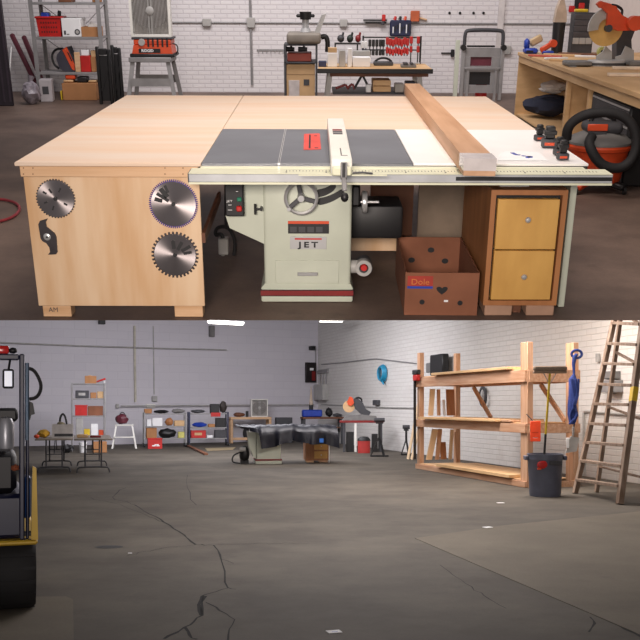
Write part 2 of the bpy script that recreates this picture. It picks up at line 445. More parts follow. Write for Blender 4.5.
qx0, qz0, qx1, qz1 = T.rect(418, 186, 466, 240, y=1.80)
MB(mat('grey_primed_panel', (140, 122, 104), .7)).box(qx0, 1.80, 0.0015, qx1, 1.83, ZT-.07, .002).part('back_panel', t, 'grey-brown panel behind the card box')
MB(DARKW).box(qx0-.34, 1.98, 0.0015, qx0-.02, 2.0, ZT-.07, .002).part('back_panel', t)

# ---------------------------------------------------------------- table saw
S = Fr('A', -0.1, 5.503, 0)
s = thing('table_saw', S, 'cream cabinet table saw with grey iron top, handwheel and long front rail', 'table saw')
dY = 5.503 - 5.17
OX = -0.9 + 0.1
lx = lambda v: v + OX               # table local x to saw local x
ly = lambda v: v - dY
x0, z0, x1, z1 = S.rect(263.5, 183, 351.5, 286)
mb = MB(CREAM).box(x0, 0, z0-.01, x1, .62, ZT-.06, .02, seg=3)
bx0, bz0, bx1, bz1 = S.rect(261, 289, 353, 301.5, y=-.02)
bz0 = 0.0015
mb.hexa([(bx0, -.02, bz1), (bx1, -.02, bz1), (bx1, .64, bz1), (bx0, .64, bz1)], [(x0, 0, z0+.012), (x1, 0, z0+.012), (x1, .62, z0+.012), (x0, .62, z0+.012)])
mb.part('cabinet', s)
MB(CREAM).box(bx0, -.02, bz0, bx1, .64, bz1, .012, seg=2).part('base', s)
_, ra, _, rb = S.rect(261, 290.6, 353, 295.5, y=-.02)
mb = MB(DRED).box(bx0-.002, -.0225, ra, bx1+.002, .6425, rb)
mb.m(BLACK).box(bx0-.0015, -.022, ra-.005, bx1+.0015, .642, ra-.0005).box(bx0-.0015, -.022, rb+.0005, bx1+.0015, .642, rb+.005)
mb.part('base_stripe', s, 'dark red stripe')
# side extension that carries the switch
mb = MB(CREAM)
poly = [S.at(*p) for p in ((224.7, 182), (225.5, 216.5), (229.5, 228.5), (263.2, 244.5), (263.6, 182))]
poly = [(u, min(v, ZT-.06)) for u, v in poly]
poly[0] = (poly[0][0], ZT-.06); poly[-1] = (x0+.004, ZT-.06); poly[-2] = (x0+.004, poly[-2][1])
mb.prism(poly, .012, .45); mb.part('side_extension', s)
a0, b0, a1, b1 = S.rect(225, 182, 243.5, 216.5, y=-.07)
sw = MB(BLACK).box(a0, -.07, b0, a1, .0115, b1+.02, .006).part('switch_box', s, 'black switch box')
x, z = S.at(239.3, 199.3, -.07); MB(GREEN).box(x-.013, -.082, z-.012, x+.013, -.069, z+.012, .004).part('start_button', sw, 'green button')
x, z = S.at(239.3, 208.3, -.07); MB(RED).box(x-.016, -.09, z-.016, x+.016, -.069, z+.016, .006).part('stop_button', sw, 'red button')
x, z = S.at(229.6, 201.2, -.07)
mb = MB(PAPER).text('JET', .016, x, -.0708, z, sx=1.5)
for py, w in ((184, 2), (191.5, 3), (205, 5), (210, 6)):
    a, c = S.at(237 if py < 195 else 230, py, -.07); mb.box(a-w*.002, -.0712, c-.0015, a+w*.002, -.0700, c+.0015)
mb.part('switch_lettering', sw, 'white lettering')
x, z = S.at(258, 209, -.03)
MB(BLACK).cyl((x-.016, -.035, z+.03), (x-.016, -.035, z-.03), .007, n=10).cyl((x-.016, -.035, z), (x+.02, -.035, z), .007, n=8).cyl((x+.018, -.045, z), (x+.018, .013, z), .009, n=8).part('lock_knob', s)
# iron top, wings, throat plate
MB(IRON).box(lx(TS)+.002, ly(TF), ZT-.05, lx(TW)-.002, ly(TM), ZT+.001, .003).part('saw_top', s, 'grey cast iron top')
gx = (S.fl(281.5, 150, ZT)[0]); mb = MB(STEEL).box(gx-.006, ly(TF)-.001, ZT-.01, gx+.006, ly(TM)+.001, ZT+.0022)
mb.m(BLACK).box(gx-.0015, ly(TF), ZT, gx+.0015, ly(TM), ZT+.0026)
mb.part('miter_slot', s)
cxs = [S.fl(*p, ZT) for p in ((303.6, 150.2), (321, 149.6), (319.6, 134), (304, 134.5))]
thr = MB(SALMON).prism(cxs, ZT+.0015, ZT+.004, 'z').part('throat_plate', s, 'red throat plate')
c0, c1 = S.fl(309.6, 149, ZT), S.fl(309.2, 135.5, ZT)
mb = MB(BLACK).box(c0[0]-.005, c0[1], ZT+.0035, c0[0]+.005, c1[1], ZT+.0048)
for p in ((316, 136.5), (316.8, 148.5)):
    q = S.fl(*p, ZT); mb.box(q[0]-.012, q[1]-.012, ZT+.0035, q[0]+.008, q[1]+.012, ZT+.0046)
mb.part('blade_slot', thr, 'black slot')
WX0 = lx(TW) + .002
MB(WHITE).box(WX0, ly(TF)+.005, ZT-.012, lx(TR_), ly(TM), ZT+.001, .002).m(BLACK).box(WX0, ly(TF)+.002, ZT-.03, lx(TR_)-.004, ly(TM)-.01, ZT-.0125).part('extension_top', s, 'white melamine top')
e0, ez0, e1, ez1 = S.rect(564.5, 245, 571, 246, y=-.1)
MB(CREAM).box(e0, -.1, 0.0015, e1, .45, ZT-.058, .003).part('leg_panel', s, 'cream leg panel at the right end')
# front rail with its scale
RY0, RY1, RZ = ly(-.235), ly(-.085), .858
rx0, _ = S.at(187.5, 172, RY0); rx1, _ = S.at(613, 176, RY0)
rail = MB(mat('rail_aluminium', (200, 202, 204), .3, .25)).box(rx0+.004, RY0, RZ-.045, rx1, RY1, RZ-.004, .003)
rail.m(BLACK).box(rx1-.80, RY0-.0012, RZ-.034, rx1-.002, RY0, RZ-.014)  # dark reflection in the aluminium, painted as a black strip
rail.m(DGREY).box(rx0, RY0-.001, RZ-.047, rx0+.004, RY1, RZ-.002)
rail = rail.part('front_rail', s, 'bright metal front rail')
MB(CREAM2).box(rx0+.004, RY0, RZ-.0035, rx1, RY1, RZ, .001).box(rx0+.004, RY0, RZ-.056, rx1, RY0+.03, RZ-.0455).part('scale_strip', rail, 'cream scale strip')
mb = MB(DGREY)
for i in range(95):
    xx = rx0 + .5 + i*(rx1 - rx0 - .55)/95
    if i % 12 == 0: mb.box(xx-.004, RY0+.03, RZ, xx+.004, RY0+.05, RZ+.0008)
    mb.box(xx-.0015, RY0+.062, RZ, xx+.0015, RY0+(.085 if i % 4 else .1), RZ+.0008)
mb.part('scale_ticks', rail, 'black ruler ticks')
MB(CREAM2).box(lx(TS), RY1+.001, RZ-.03, lx(TR_)-.03, ly(TF)-.001, RZ+.003, .002).part('rail_angle', s, 'cream rail bracket')
# handwheel on the front
hx, hz = S.at(301.1, 197.8, -.07); hr = .0885
hw = MB(STEEL).lathe([(hr-.009, -.012), (hr, -.016), (hr+.009, -.009), (hr+.009, .004), (hr, .01), (hr-.009, .006), (hr-.009, -.012)], (hx, -.07, hz), 'y', 40, cap=False).part('handwheel', s)
mb = MB(DGREY)
for a in (100, 220, 345):
    mb.bar((hx, -.068, hz), (hx + (hr-.006)*math.cos(R_(a)), -.072, hz + (hr-.006)*math.sin(R_(a))), .026, .012, (0, 1, 0), .003)
mb.part('spokes', hw, 'dark spokes')
mb = MB(STEEL).lathe([(.002, -.03), (.018, -.03), (.022, -.02), (.022, .069)], (hx, -.07, hz), 'y', 20)
mb.cyl((hx-.068, -.075, hz-.055), (hx-.068, -.12, hz-.055), .009, .011, 12); mb.part('hub', hw)
mb = MB(BLACK)
for (p, q, w) in (((316, 194.5), (336, 186), .014), ((317, 203), (344, 192), .013)):
    A_, B_ = S.at(*p, 0), S.at(*q, 0); n = 8; w *= 3.2; pts = []
    for i in range(n+1):
        k = i/n; pts.append((A_[0]+(B_[0]-A_[0])*k, A_[1]+(B_[1]-A_[1])*k - .012*math.sin(PI*k)))
    poly = [(u, v + w*.5*(1 if 0 < i < n else .6)) for i, (u, v) in enumerate(pts)] + [(u, v - w*.5*(1 if 0 < i < n else .6)) for i, (u, v) in reversed(list(enumerate(pts)))]
    poly = [(u, v + .006) for u, v in poly]
    mb.prism(poly, -.003, .003)
mb.part('tilt_slots', s, 'black curved slots')
# plates on the door
a0, b0, a1, b1 = S.rect(288, 221, 329, 233.5)
mb = MB(BLACK).box(a0, -.003, b0, a1, .002, b1).m(ORANGE).box(a0, -.0035, b1-.016, a1, .002, b1)
mb.m(DGREY)
for i in range(4): mb.box(a0+.012+.05*i, -.0036, b0+.008, a0+.05+.05*i, .002, b0+.04)
mb.part('warning_plate', s, 'black warning plate with orange top')
a0, b0, a1, b1 = S.rect(290, 236.5, 326.5, 249)
bd = MB(ALU).box(a0, -.004, b0, a1, .002, b1, .001).part('badge', s, 'silver name badge')
mb = MB(BLACK).text('JET', .046, (a0+a1)/2, -.0045, b0+.025, sx=1.35, bold=.0016, space=1.45); mb.m(RED).box(a0+.028, -.005, b1-.018, a1-.028, -.0038, b1-.009); mb.part('lettering', bd, 'black letters under a red bar')
a0, b0, a1, b1 = S.rect(275.5, 260, 339, 283)
dr = MB(CREAM).box(a0, -.005, b0, a1, .002, b1, .003).part('access_door', s)
a0, b0, a1, b1 = S.rect(297.5, 271.3, 317.8, 275)
MB(STEEL).box(a0, -.026, b0, a1, -.016, b1, .004).box(a0, -.018, b0+.003, a0+.012, -.004, b1-.003).box(a1-.012, -.018, b0+.003, a1, -.004, b1-.003).part('door_handle', dr, 'chrome handle')
# right-hand side: wheel, motor cover, dust port
a0, b0, a1, b1 = S.rect(353, 206, 403, 239, y=.3)
MB(BLACK).box(x1+.001, .3, b0, a1, .62, b1, .02, seg=2).part('motor_cover', s, 'black motor cover')
wx, wz = S.at(364.5, 202, .16); wr = .062
wh = MB(STEEL).lathe([(wr-.012, -.012), (wr, -.014), (wr+.004, 0), (wr, .014), (wr-.012, .012), (wr-.012, -.012)], (wx, .16, wz), 'x', 28, cap=False)
wh.cyl((x1, .16, wz), (wx+.085, .16, wz), .008, n=12)
for a in (30, 150, 270): wh.bar((wx, .16, wz), (wx, .16+.056*math.cos(R_(a)), wz+.056*math.sin(R_(a))), .012, .016, (1, 0, 0))
wh.part('side_handwheel', s)
MB(BLACK).box(x1+.001, .08, wz-.01, x1+.05, .29, wz+.11, .01).part('side_bracket', s)
dx, dz = S.at(363.6, 267.6, .05)
dp = MB(LGREY).lathe([(.028, -.02), (.048, -.02), (.05, -.012), (.05, .03), (.04, .03)], (dx, .05, dz), 'y', 28, cap=False)
dp.cyl((x1-.003, .075, dz), (dx-.03, .075, dz), .04, n=18)
dp.m(DGREY).lathe([(.001, .03), (.045, .03), (.045, .17), (.001, .17)], (dx+.01, .05, dz-.012), 'y', 20)
dp = dp.part('dust_port', s, 'white ringed dust port')
MB(RED).lathe([(.001, -.012), (.018, -.012), (.022, .0), (.022, .02)], (dx+.002, .05, dz), 'y', 20).part('plug', dp, 'red plug')
# rip fence riding on the rail
fz = ZT + .078
FF = Fr('A', *G.fl(343, 159, fz), ZT + .003)
h = fz - ZT - .003
q = [FF.fl(*p, h) for p in ((332.4, 159), (353.2, 159), (342.7, 118.3), (326.3, 118.3))]
f = thing('rip_fence', FF, 'white rip fence lying across the grey saw top with a lever at its front', 'saw fence')
FX0, FX1, FY0, FY1 = (q[0][0]+q[3][0])/2, (q[1][0]+q[2][0])/2, q[0][1], q[2][1]
FX0, FX1 = q[0][0]*.5+q[3][0]*.5, q[1][0]*.5+q[2][0]*.5
MB(WPAINT).box(FX0, FY0, .001, FX1, FY1, h, .006, seg=2).part('beam', f)
MB(CREAM2).box(FX0+.004, FY0-.055, .002, FX1-.004, FY0-.001, h*.55, .006).part('fence_head', f)
mb = MB(DGREY)
mb.m(DRED)
for i in range(3):
    mb.box(FX0+.024, FY1-.56-.075*i, h, FX1-.024, FY1-.50-.075*i, h+.0008); mb.m(DGREY)
mb.box(FX0+.05, FY0+.12, h, FX0+.056, FY0+.34, h+.0008).box(FX0+.05, FY0+.10, h, FX1-.02, FY0+.113, h+.0008)
mb.part('lettering', f, 'small dark printing')
ex, ez = FF.at(343.9, 160, FY0-.06); lz = FF.at(344.5, 196, FY0-.10)[1]
lv = MB(GALV).box(ex-.016, FY0-.075, -.012, ex+.016, FY0-.056, h-.004, .004)
lv.m(BLACK).box(ex-.008, FY0-.079, .0, ex+.008, FY0-.0752, h-.006)
lv.m(GALV).bar((ex, FY0-.068, 0), (ex+.004, FY0-.125, lz+.03), .024, .014, (0, 1, 0), .004)
lv = lv.part('clamp_lever', f, 'grey clamping lever')
MB(BLACK).ball((ex+.004, FY0-.13, lz), .02, .02, .024).part('knob', lv, 'black knob')
MB(CREAM2).box(FX0-.16, FY0-.052, .0022, FX0+.003, FY0-.03, .007).box(FX1-.003, FY0-.052, .0022, FX1+.17, FY0-.03, .007).m(DGREY).tube([(FX1+.0, FY0-.036, .014), (FX1+.05, FY0-.04, .017), (FX1+.1, FY0-.036, .012)], .005).part('cursor_plate', f)
# long board on the table
bz = ZT + .085
B4 = [G.fl(*p, bz) for p in ((464.4, 158.6), (496.5, 159.2), (419.3, 83.5), (404.3, 83.5))]
LB = Fr('A', B4[0][0], B4[0][1], ZT + .0025)
loc = [(a - LB.x, b - LB.y) for a, b in B4]
b_ = thing('long_board', LB, 'long narrow wooden board lying from the table back to the front rail', 'board')
MB(mat('long_board_wood', (202, 160, 126), .55, scale=3, stretch=(4, .4, 8), rgb2=(182, 138, 102))).prism(loc, 0, .085-.0025, 'z').part('beam', b_)
u = Vector((loc[3][0]-loc[0][0], loc[3][1]-loc[0][1], 0)).normalized(); e = .0022
w0, w1 = Vector((*loc[0], 0)), Vector((*loc[1], 0))
pol = [(w0 - u*e + Vector((-e, 0, 0))), (w1 - u*e + Vector((e, 0, 0))), (w1 + u*.16 + Vector((e, 0, 0))), (w0 + u*.16 + Vector((-e, 0, 0)))]
MB(CLEAR).prism([(p.x, p.y) for p in pol], .025, .0849, 'z').part('plastic_wrap', b_, 'clear wrap round the near end')

# ---------------------------------------------------------------- saw blades and cutter hung on the end panel
def radial(name, rgb, rough):
    m = mat(name, rgb, rough, .9, var=.04, scale=10)
    nt = m.node_tree; tn = nt.nodes.new('ShaderNodeTangent'); tn.direction_type = 'RADIAL'; tn.axis = 'Y'
    b = nt.nodes['Principled BSDF']; b.inputs['Anisotropic'].default_value = .85
    nt.links.new(tn.outputs[0], b.inputs['Tangent']); return m
RB1, RB2 = radial('brushed_blade', (186, 180, 178), .32), radial('brushed_dark_blade', (158, 150, 150), .34)
def saw_blade(px, py, rpx, teeth, depth, m, mt, label, prints):
    x, z = T.at(px, py, .012); r = T.at(px + rpx, py, .012)[0] - x
    f = T.sub(x, .0115, z); o = thing('sawblade', f, label, 'saw blade', 'round saw blades hung on the plywood end panel')
    pts = []
    for i in range(teeth):
        a = 2*PI*i/teeth; d = 2*PI/teeth
        pts += [(r*math.cos(a), r*math.sin(a)), (r*math.cos(a+d*.42), r*math.sin(a+d*.42)), ((r-depth)*math.cos(a+d*.55), (r-depth)*math.sin(a+d*.55)), ((r-depth)*math.cos(a+d*.9), (r-depth)*math.sin(a+d*.9))]
    MB(mt).prism(pts, -.003, 0).part('toothed_rim', o)
    MB(m).lathe([(.001, -.0045), (r-depth*1.25, -.0045), (r-depth*1.25, -.0031)], (0, 0, 0), 'y', 48).part('disc', o)
    MB(BLACK).lathe([(.001, -.006), (.012, -.006), (.012, -.0046)], (0, 0, 0), 'y', 16).part('arbor_hole', o)
    mb = MB(BLACK)
    for (a, d, w, hh) in prints:
        c, s_ = math.cos(R_(a)), math.sin(R_(a))
        mt4 = Matrix.Rotation(-R_(a), 4, 'Y'); mt4.translation = Vector((c*d*r, -.005, s_*d*r))
        mb.box(-w*r, -.0004, -hh*r, w*r, .0004, hh*r, 0, mt4)
    mb.part('lettering', o, 'black printing')
    return o
saw_blade(55.8, 198.6, 19.7, 40, .006, RB2, BLADED, 'small grey saw blade at the top left of the plywood panel', [(120, .45, .12, .05), (150, .6, .10, .05), (60, .5, .12, .04), (250, .5, .12, .04), (330, .55, .10, .05), (200, .55, .1, .04)])
saw_blade(173.5, 204, 24.6, 72, .010, RB2, PURPLE, 'saw blade with purple teeth, above the coarse-toothed blade', [(128, .58, .22, .10), (146, .50, .28, .07), (164, .62, .16, .08), (112, .66, .16, .06)])
saw_blade(175.1, 254.8, 23.6, 36, .013, RB2, BLADED, 'coarse-toothed dark saw blade below the purple-toothed one', [(95, .45, .18, .08), (60, .45, .2, .07), (30, .55, .22, .07), (10, .55, .18, .06)])
ctr = (47.5, 236.5); x, z = T.at(*ctr, .012); k = T.at(48.5, 236.5, .012)[0] - x
pl = [(p[0]/4.27 - ctr[0], -(p[1]/4.27 + 170 - ctr[1])) for p in ((213,206),(204,220),(205,240),(222,256),(236,268),(242,285),(240,350),(232,360),(198,362),(208,350),(207,330),(196,312),(182,304),(174,292),(171,230),(180,215))]
o = thing('moulding_cutter', T.sub(x, .0115, z), 'grey S-shaped two-wing cutter below the small saw blade', 'cutter')
MB(BLADED).prism([(a*k, b*k) for a, b in pl], -.008, 0).part('cutter_body', o)
MB(STEEL).lathe([(.001, -.013), (.014, -.013), (.02, -.0085), (.02, -.0081)], (0, 0, 0), 'y', 18).m(BLACK).lathe([(.001, -.0145), (.006, -.0145), (.006, -.0132)], (0, 0, 0), 'y', 12).part('hub', o, 'bright hub')

# ---------------------------------------------------------------- drawer cabinet
C = Fr('A', *G.fl(522, 316), 0)
k = thing('drawer_cabinet', C, 'brown wooden cabinet with two yellow drawers under the white table', 'cabinet')
x0, z0, x1, z1 = C.rect(487.3, 190, 562.4, 305.4)
D_ = .95
mb = MB(BROWNW); th = .028
mb.box(x0, 0, z0, x0+th, D_, z1).box(x1-th, 0, z0, x1, D_, z1).box(x0+th, 0, z1-th, x1-th, D_, z1).box(x0+th, 0, z0, x1-th, D_, z0+th).box(x0+th, D_-.02, z0+th, x1-th, D_, z1-th)
mb.m(BLACK).box(x0+th, .05, z0+th, x1-th, .06, z1-th); mb.part('body', k)
zm = C.at(525, 250)[1]
for nm, (za, zb), (kx, ky) in (('t', (zm+.004, z1-th-.022), (528, 220)), ('b', (z0+th+.006, zm-.004), (524, 277))):
    d = MB(YELW).box(x0+th+.012, -.004, za, x1-th-.012, .04, zb, .003).part('drawer', k)
    a, c = C.at(kx, ky, -.02)
    MB(STEEL).lathe([(.001, -.034), (.012, -.032), (.017, -.024), (.013, -.014), (.007, -.010), (.009, -.0042)], (a, 0, c), 'y', 20).part('knob', d, 'round metal knob')
for a, b in ((484.5, 512), (526, 554)):
    u0, _, u1, _ = C.rect(a, 306, b, 316, y=.0)
    MB(mat('grey_wood_block', (178, 140, 116), .7)).box(u0, 0, .0015, u1, .5, z0-.0005, .005).part('block', k, 'pale wooden block')
u0, v0 = C.at(515, 312, .02)
MB(DARKW).box(u0-.02, .06, .0015, u0+.04, .3, z0-.001).part('wedge', k)
sh = C.sub(C.at(516, 188, .1)[0], .14, z1 + .0015)
MB(PAPER).box(-.09, -.05, 0, .07, .12, .004).m(DGREY).box(-.07, .0, .004, .03, .1, .012).solo('note_pad', sh, 'thin white pad lying on top of the brown drawer cabinet', 'note pad')

# ---------------------------------------------------------------- fruit carton on the floor
K = Fr('A', *G.fl(441.5, 315.5), 0, R_(-1.0))
x0, z0, x1, z1 = K.rect(404.8, 272.8, 478.2, 315.5); z0 = .0015
yb = K.fl(433, 237, z1)[1]
o = thing('fruit_carton', K, 'open brown printed cardboard box with hand holes beside the drawer cabinet', 'cardboard box')
MB(CARDR).open_box(x0, 0, z0, x1, yb, z1, .008).part('body', o)
def heart(cx, cz, s_, y):
    mb = MB(BLACK)
    pts = [(cx + s_*.9*math.sin(a)**3*1.0, cz + s_*(.62*math.cos(a) - .25*math.cos(2*a) - .1*math.cos(3*a))) for a in [2*PI*i/24 for i in range(24)]]
    mb.prism(pts, y-.001, y+.001); mb.part('hand_hole', o, 'heart-shaped hand hole')
a, c = K.at(442, 290, 0); heart(a, c, .036, -.0006)
for p in ((422, 302), (460, 303)):
    a, c = K.at(*p, 0); MB(BLACK).lathe([(.001, -.001), (.015, -.001), (.015, .0005)], (a, 0, c), 'y', 14).part('hand_hole', o, 'round dark hole')
for p in ((431, 250), (411.5, 260), (445, 261)):
    a, c = K.at(*p, yb-.0085); MB(BLACK).lathe([(.001, -.002), (.022, -.002), (.022, 0)], (a, yb-.008, max(c, .05)), 'y', 14, sy=.8).part('hand_hole', o, 'round dark hole')
a0, b0, a1, b1 = K.rect(407.5, 276, 433, 288.5)
mb = MB(mat('faded_red_print', (168, 56, 42), .7)).box(a0, -.0015, b0+.014, a1, .0005, b1).m(BLUE).box(a0, -.0015, b0, a1, .0005, b0+.0135)
mb.m(mat('faded_yellow_print', (206, 120, 60), .7)).text('Dole', .048, (a0+a1)/2, -.0022, b0+.038, sx=1.1)
mb.m(PAPER); a, c = K.at(446, 301, 0); mb.box(a-.012, -.0016, c-.006, a+.012, .0005, c+.006, .002); mb.part('printed_logo', o, 'red and blue printed label with yellow letters')
# ---------------------------------------------------------------- on the white extension top
ZW = ZT + .003
def battery(px, py, rz, s_, tall, label):
    f = Fr('A', *G.fl(px, py, ZW), ZW, R_(rz))
    o = thing('tool_battery', f, label, 'battery', 'cordless tool batteries on the white table')
    MB(DGREY).box(-.036*s_, -.03*s_, 0, .036*s_, .03*s_, .042*s_, .008, seg=2).part('body', o)
    MB(ORANGE).box(-.026*s_, -.0312*s_, .012*s_, .020*s_, -.0298*s_, .026*s_).part('printed_mark', o, 'orange mark')
    MB(BLACK).box(-.022*s_, -.02*s_, .0425*s_, .022*s_, .02*s_, tall*s_, .006).box(-.030*s_, -.024*s_, .6*tall*s_, .030*s_, .024*s_, .8*tall*s_, .004).part('terminal_stem', o)
    return o
battery(539, 140.5, 10, .82, .115, 'upright dark battery farthest left of those on the white table')
battery(548.8, 147.3, -4, 1.2, .10, 'wide low battery in the middle of those on the white table, black stem upright')
battery(562.3, 159.6, 3, .86, .12, 'nearer of the two batteries that stand touching close at the table corner')
battery(558.6, 155, 8, .82, .12, 'battery standing just behind another at the table corner')
f = Fr('A', *G.fl(522, 156.5, ZW), ZW)
q = [f.fl(*p, 0) for p in ((497, 160.5), (549, 160.8), (538, 152), (503, 151.5))]
o = thing('paper_sheet', f, 'sheet of white paper with blue marks lying on the white table', 'paper')
MB(PAPER).prism(q, 0, .0012, 'z').part('sheet', o)
mb = MB(BLUE)
for a, b in (((512, 153), (516, 155)), ((516, 155), (520, 155.4)), ((522, 156), (525, 156.4)), ((527, 156.5), (531, 158.0)), ((527, 158.2), (531, 156.6))):
    A_, B_ = f.fl(*a, 0), f.fl(*b, 0); mb.bar((*A_, .002), (*B_, .002), .022, .0015)
mb.part('ink_marks', o, 'blue ink marks')
# hose on the floor, box hanging under the table
pts = [(*G.fl(*p), .016) for p in ((-30, 230), (0, 223.5), (14, 219), (21, 211), (17, 205), (8, 202), (0, 201), (-30, 200))]
f = Fr('A', *G.fl(10, 212), 0)
MB(mat('red_hose_rubber', (140, 44, 52), .5)).tube([(a-f.x, b-f.y, c) for a, b, c in pts], .012, 8, smoothen=2).solo('air_hose', f, 'red air hose looping on the floor left of the plywood table', 'hose')
f = Fr('A', G.fl(224, 254)[0], 6.55, 0)
a0, b0, a1, b1 = f.rect(218.5, 238, 228.5, 254)
o = thing('outlet_box', f.sub(0, 0, b0), 'grey outlet box with cords hanging between the table end and the saw', 'outlet box')
MB(LGREY).box(a0, -.03, 0, a1, .05, b1-b0, .006).part('box', o)
fo = f.sub(0, 0, b0)
mb = MB(BLACK).tube([fo.p3(*p, .01) for p in ((224, 240), (221, 233), (215, 236), (216, 228), (224, 226), (231, 230), (236, 242), (233, 262))], .013, 8, smoothen=2)
xx, zz = fo.at(226, 228, .01); mb.tube([(xx, .01, zz), (xx+.01, .03, (zz + ZT - b0)/2), (xx, .03, ZT-b0-.034)], .012, 6)
mb.part('black_cord', o)
MB(LGREY).tube([fo.p3(*p, .0) for p in ((223, 255), (223, 266), (218, 274), (209, 278), (202, 277))], .013, 8, smoothen=2).part('grey_cord', o)
# ================================================================= along the workshop's back wall
WF = Fr('A', 0, WALL_D, 0)
# conduits
o = thing('electrical_conduit', WF.sub(*WF.at(340, 23, 0)[:1], -.002, WF.at(340, 23, 0)[1]), 'thin grey conduit with junction boxes running along the white brick wall', 'conduit')
cf = WF.sub(*WF.at(340, 23, 0)[:1], 0, WF.at(340, 23, 0)[1])
A_, B_ = cf.at(165, 21.5), cf.at(587, 24.5)
MB(GALV).cyl((A_[0], -.016, 0), (B_[0]-.02, -.016, 0), .014, n=8).part('pipe', o)
v0 = cf.at(250.8, 24); MB(GALV).cyl((v0[0], -.024, -1.0), (v0[0], -.024, 1.1), .02, n=8).part('pipe', o)
for px, w, hh in ((207, .075, .06), (251, .07, .08), (343.5, .065, .06), (508.5, .07, .07)):
    a = cf.at(px, 23)[0]; zz = cf.at(508, 50)[1] if px > 500 else 0
    MB(LGREY).box(a-w, -.07, zz-hh, a+w, -.001, zz+hh, .01).part('junction_box', o)
v0 = cf.at(500, 24); MB(mat('white_pipe', (214, 208, 206), .6)).box(v0[0]-.05, -.05, -1.0, v0[0]+.05, -.001, 1.1).part('cable_duct', o, 'white cable duct')
a = cf.at(503, 38)
o = thing('hook_rail', WF.sub(*WF.at(271, 50, 0)[:1], 0, WF.at(271, 50, 0)[1]), 'thin wall rail of small hooks left of the grey jointer', 'hook rail')
hf = WF.sub(WF.at(271, 50)[0], 0, WF.at(271, 50)[1])
MB(GALV).box(-.24, -.02, -.012, .24, -.001, .012).part('rail', o)
for i in range(7): MB(GALV).cyl((-.21+i*.07, -.02, 0), (-.21+i*.07, -.07, -.05), .007, n=6).part('hook', o)
for px in (449.5, 460, 473.5, 483.5):
    a, c = WF.at(px, 13); f = WF.sub(a, -.0, c)
    MB(BLACK).lathe([(.001, -.02), (.02, -.018), (.024, -.001)], (0, 0, 0), 'y', 8).solo('wall_anchor', f, 'dark anchor bolt in the white wall above the folding stand', 'anchor bolt', 'row of wall anchors above the folding stand')

# ---------------------------------------------------------------- grey shelf unit, far left
SH = Fr('A', 0, 16.2, 0)
ux0, ux1 = SH.at(35.6, 55)[0], SH.at(102, 55)[0]
SHB = SH.sub((ux0+ux1)/2, .3, 0)
o = thing('shelf_unit', SHB, 'grey metal shelf unit against the white brick wall, red crate on it', 'shelf')
w = (ux1-ux0)/2; SZ = [SH.at(70, y)[1] for y in (72.5, 37, 2.5)]
for sx in (-1, 1):
    for sy in (-1, 1):
        mb = MB(GALV); a = sx*w
        mb.box(a-.03 if sx < 0 else a-.035, sy*.30-.004, .0015, a+.035 if sx < 0 else a+.03, sy*.30+.004, 1.95); mb.box(a-.004, sy*.30, .0015, a+.004, sy*.26, 1.95); mb.part('post', o)
for z in SZ + [SH.at(70, 102)[1] if False else .03]:
    if z < .1: continue
    mb = MB(GALV).box(-w+.006, -.29, z-.035, w-.006, .29, z, .003); mb.part('shelf_board', o)
for z, zz in ((SZ[0]+.03, SZ[1]-.05), (SZ[1]+.03, SZ[2]-.05)):
    MB(GALV).bar((-w+.03, .285, zz), (w*.05, .285, zz-.38), .008, .03, (0, 1, 0)).part('cross_brace', o)
    MB(GALV).bar((w-.03, .285, zz), (-w*.05+.1, .285, zz-.38), .008, .03, (0, 1, 0)).part('cross_brace', o)
g = 'things on the grey shelf unit'
crate(SH, (36.5, 17.5, 61, 36.5), .36, RED, 'plastic_crate', 'red slotted plastic crate on the grey shelf unit', 'crate', g, y=.03, z=SZ[1], taper=.12, rim=RED, holes=7)
f = SH.sub(SH.at(42, 17)[0], .2, SZ[1]+.014+.002)
MB(BLUE).box(-.05, -.1, 0, .08, .06, .34, .02).solo('blue_pack', f, 'blue pack sticking up out of the red crate', 'pack')
f = SH.sub(SH.at(53, 17)[0], .2, SZ[1]+.016)
MB(DGREY).bar((.0, .0, .02), (.05, .05, .36), .05, .06, (0, 1, 0), .01).solo('hand_tool', f, 'dark hand tool sticking up out of the red crate', 'tool')
o = carton(SH, (61.5, 20, 81, 36.5), .4, PAPER, 'white_box', 'white box with a round dark emblem beside the red crate', 'box', g, y=.04, z=SZ[1])
fb = SH.sub((SH.at(61.5, 28, .04)[0]+SH.at(81, 28, .04)[0])/2, .0, SZ[1]+.002)
bpy.data.objects.remove(o)
f = SH.sub((SH.at(61.5, 28, .04)[0]+SH.at(81, 28, .04)[0])/2, .24, SZ[1]+.002)
o = thing('white_box', f, 'white box with a round dark emblem beside the red crate', 'box', g)
hw_ = .150; MB(PAPER).box(-hw_, -.2, 0, hw_, .2, .27, .006).part('body', o)
MB(DGREY).lathe([(.001, -.203), (.044, -.203), (.044, -.199)], (.09, 0, .07), 'y', 20).m(LGREY).lathe([(.001, -.2045), (.026, -.2045), (.026, -.2025)], (.09, 0, .07), 'y', 16).part('emblem', o, 'round dark emblem')
MB(DGREY).box(-.12, -.203, .03, -.09, -.199, .09).box(-.08, -.203, .03, -.04, -.199, .042).part('printed_mark', o)
o = crate(SH, (81.5, 27, 98.5, 36.5), .34, CARD, 'card_tray', 'low brown card tray right of the white box', 'box', g, y=.05, z=SZ[1])
f = SH.sub(SH.at(90, 25)[0], .24, SZ[1]+.016)
MB(CLOTHW).ball((0, 0, .10), .10, .08, .098, .3).solo('paper_wad', f, 'crumpled white paper heaped in the low card tray', 'paper')
carton(SH, (58, -3, 71, 2.2), .3, DARKW, 'brown_box', 'brown box at the picture edge on the top shelf', 'box', g, y=.06, z=SZ[2])
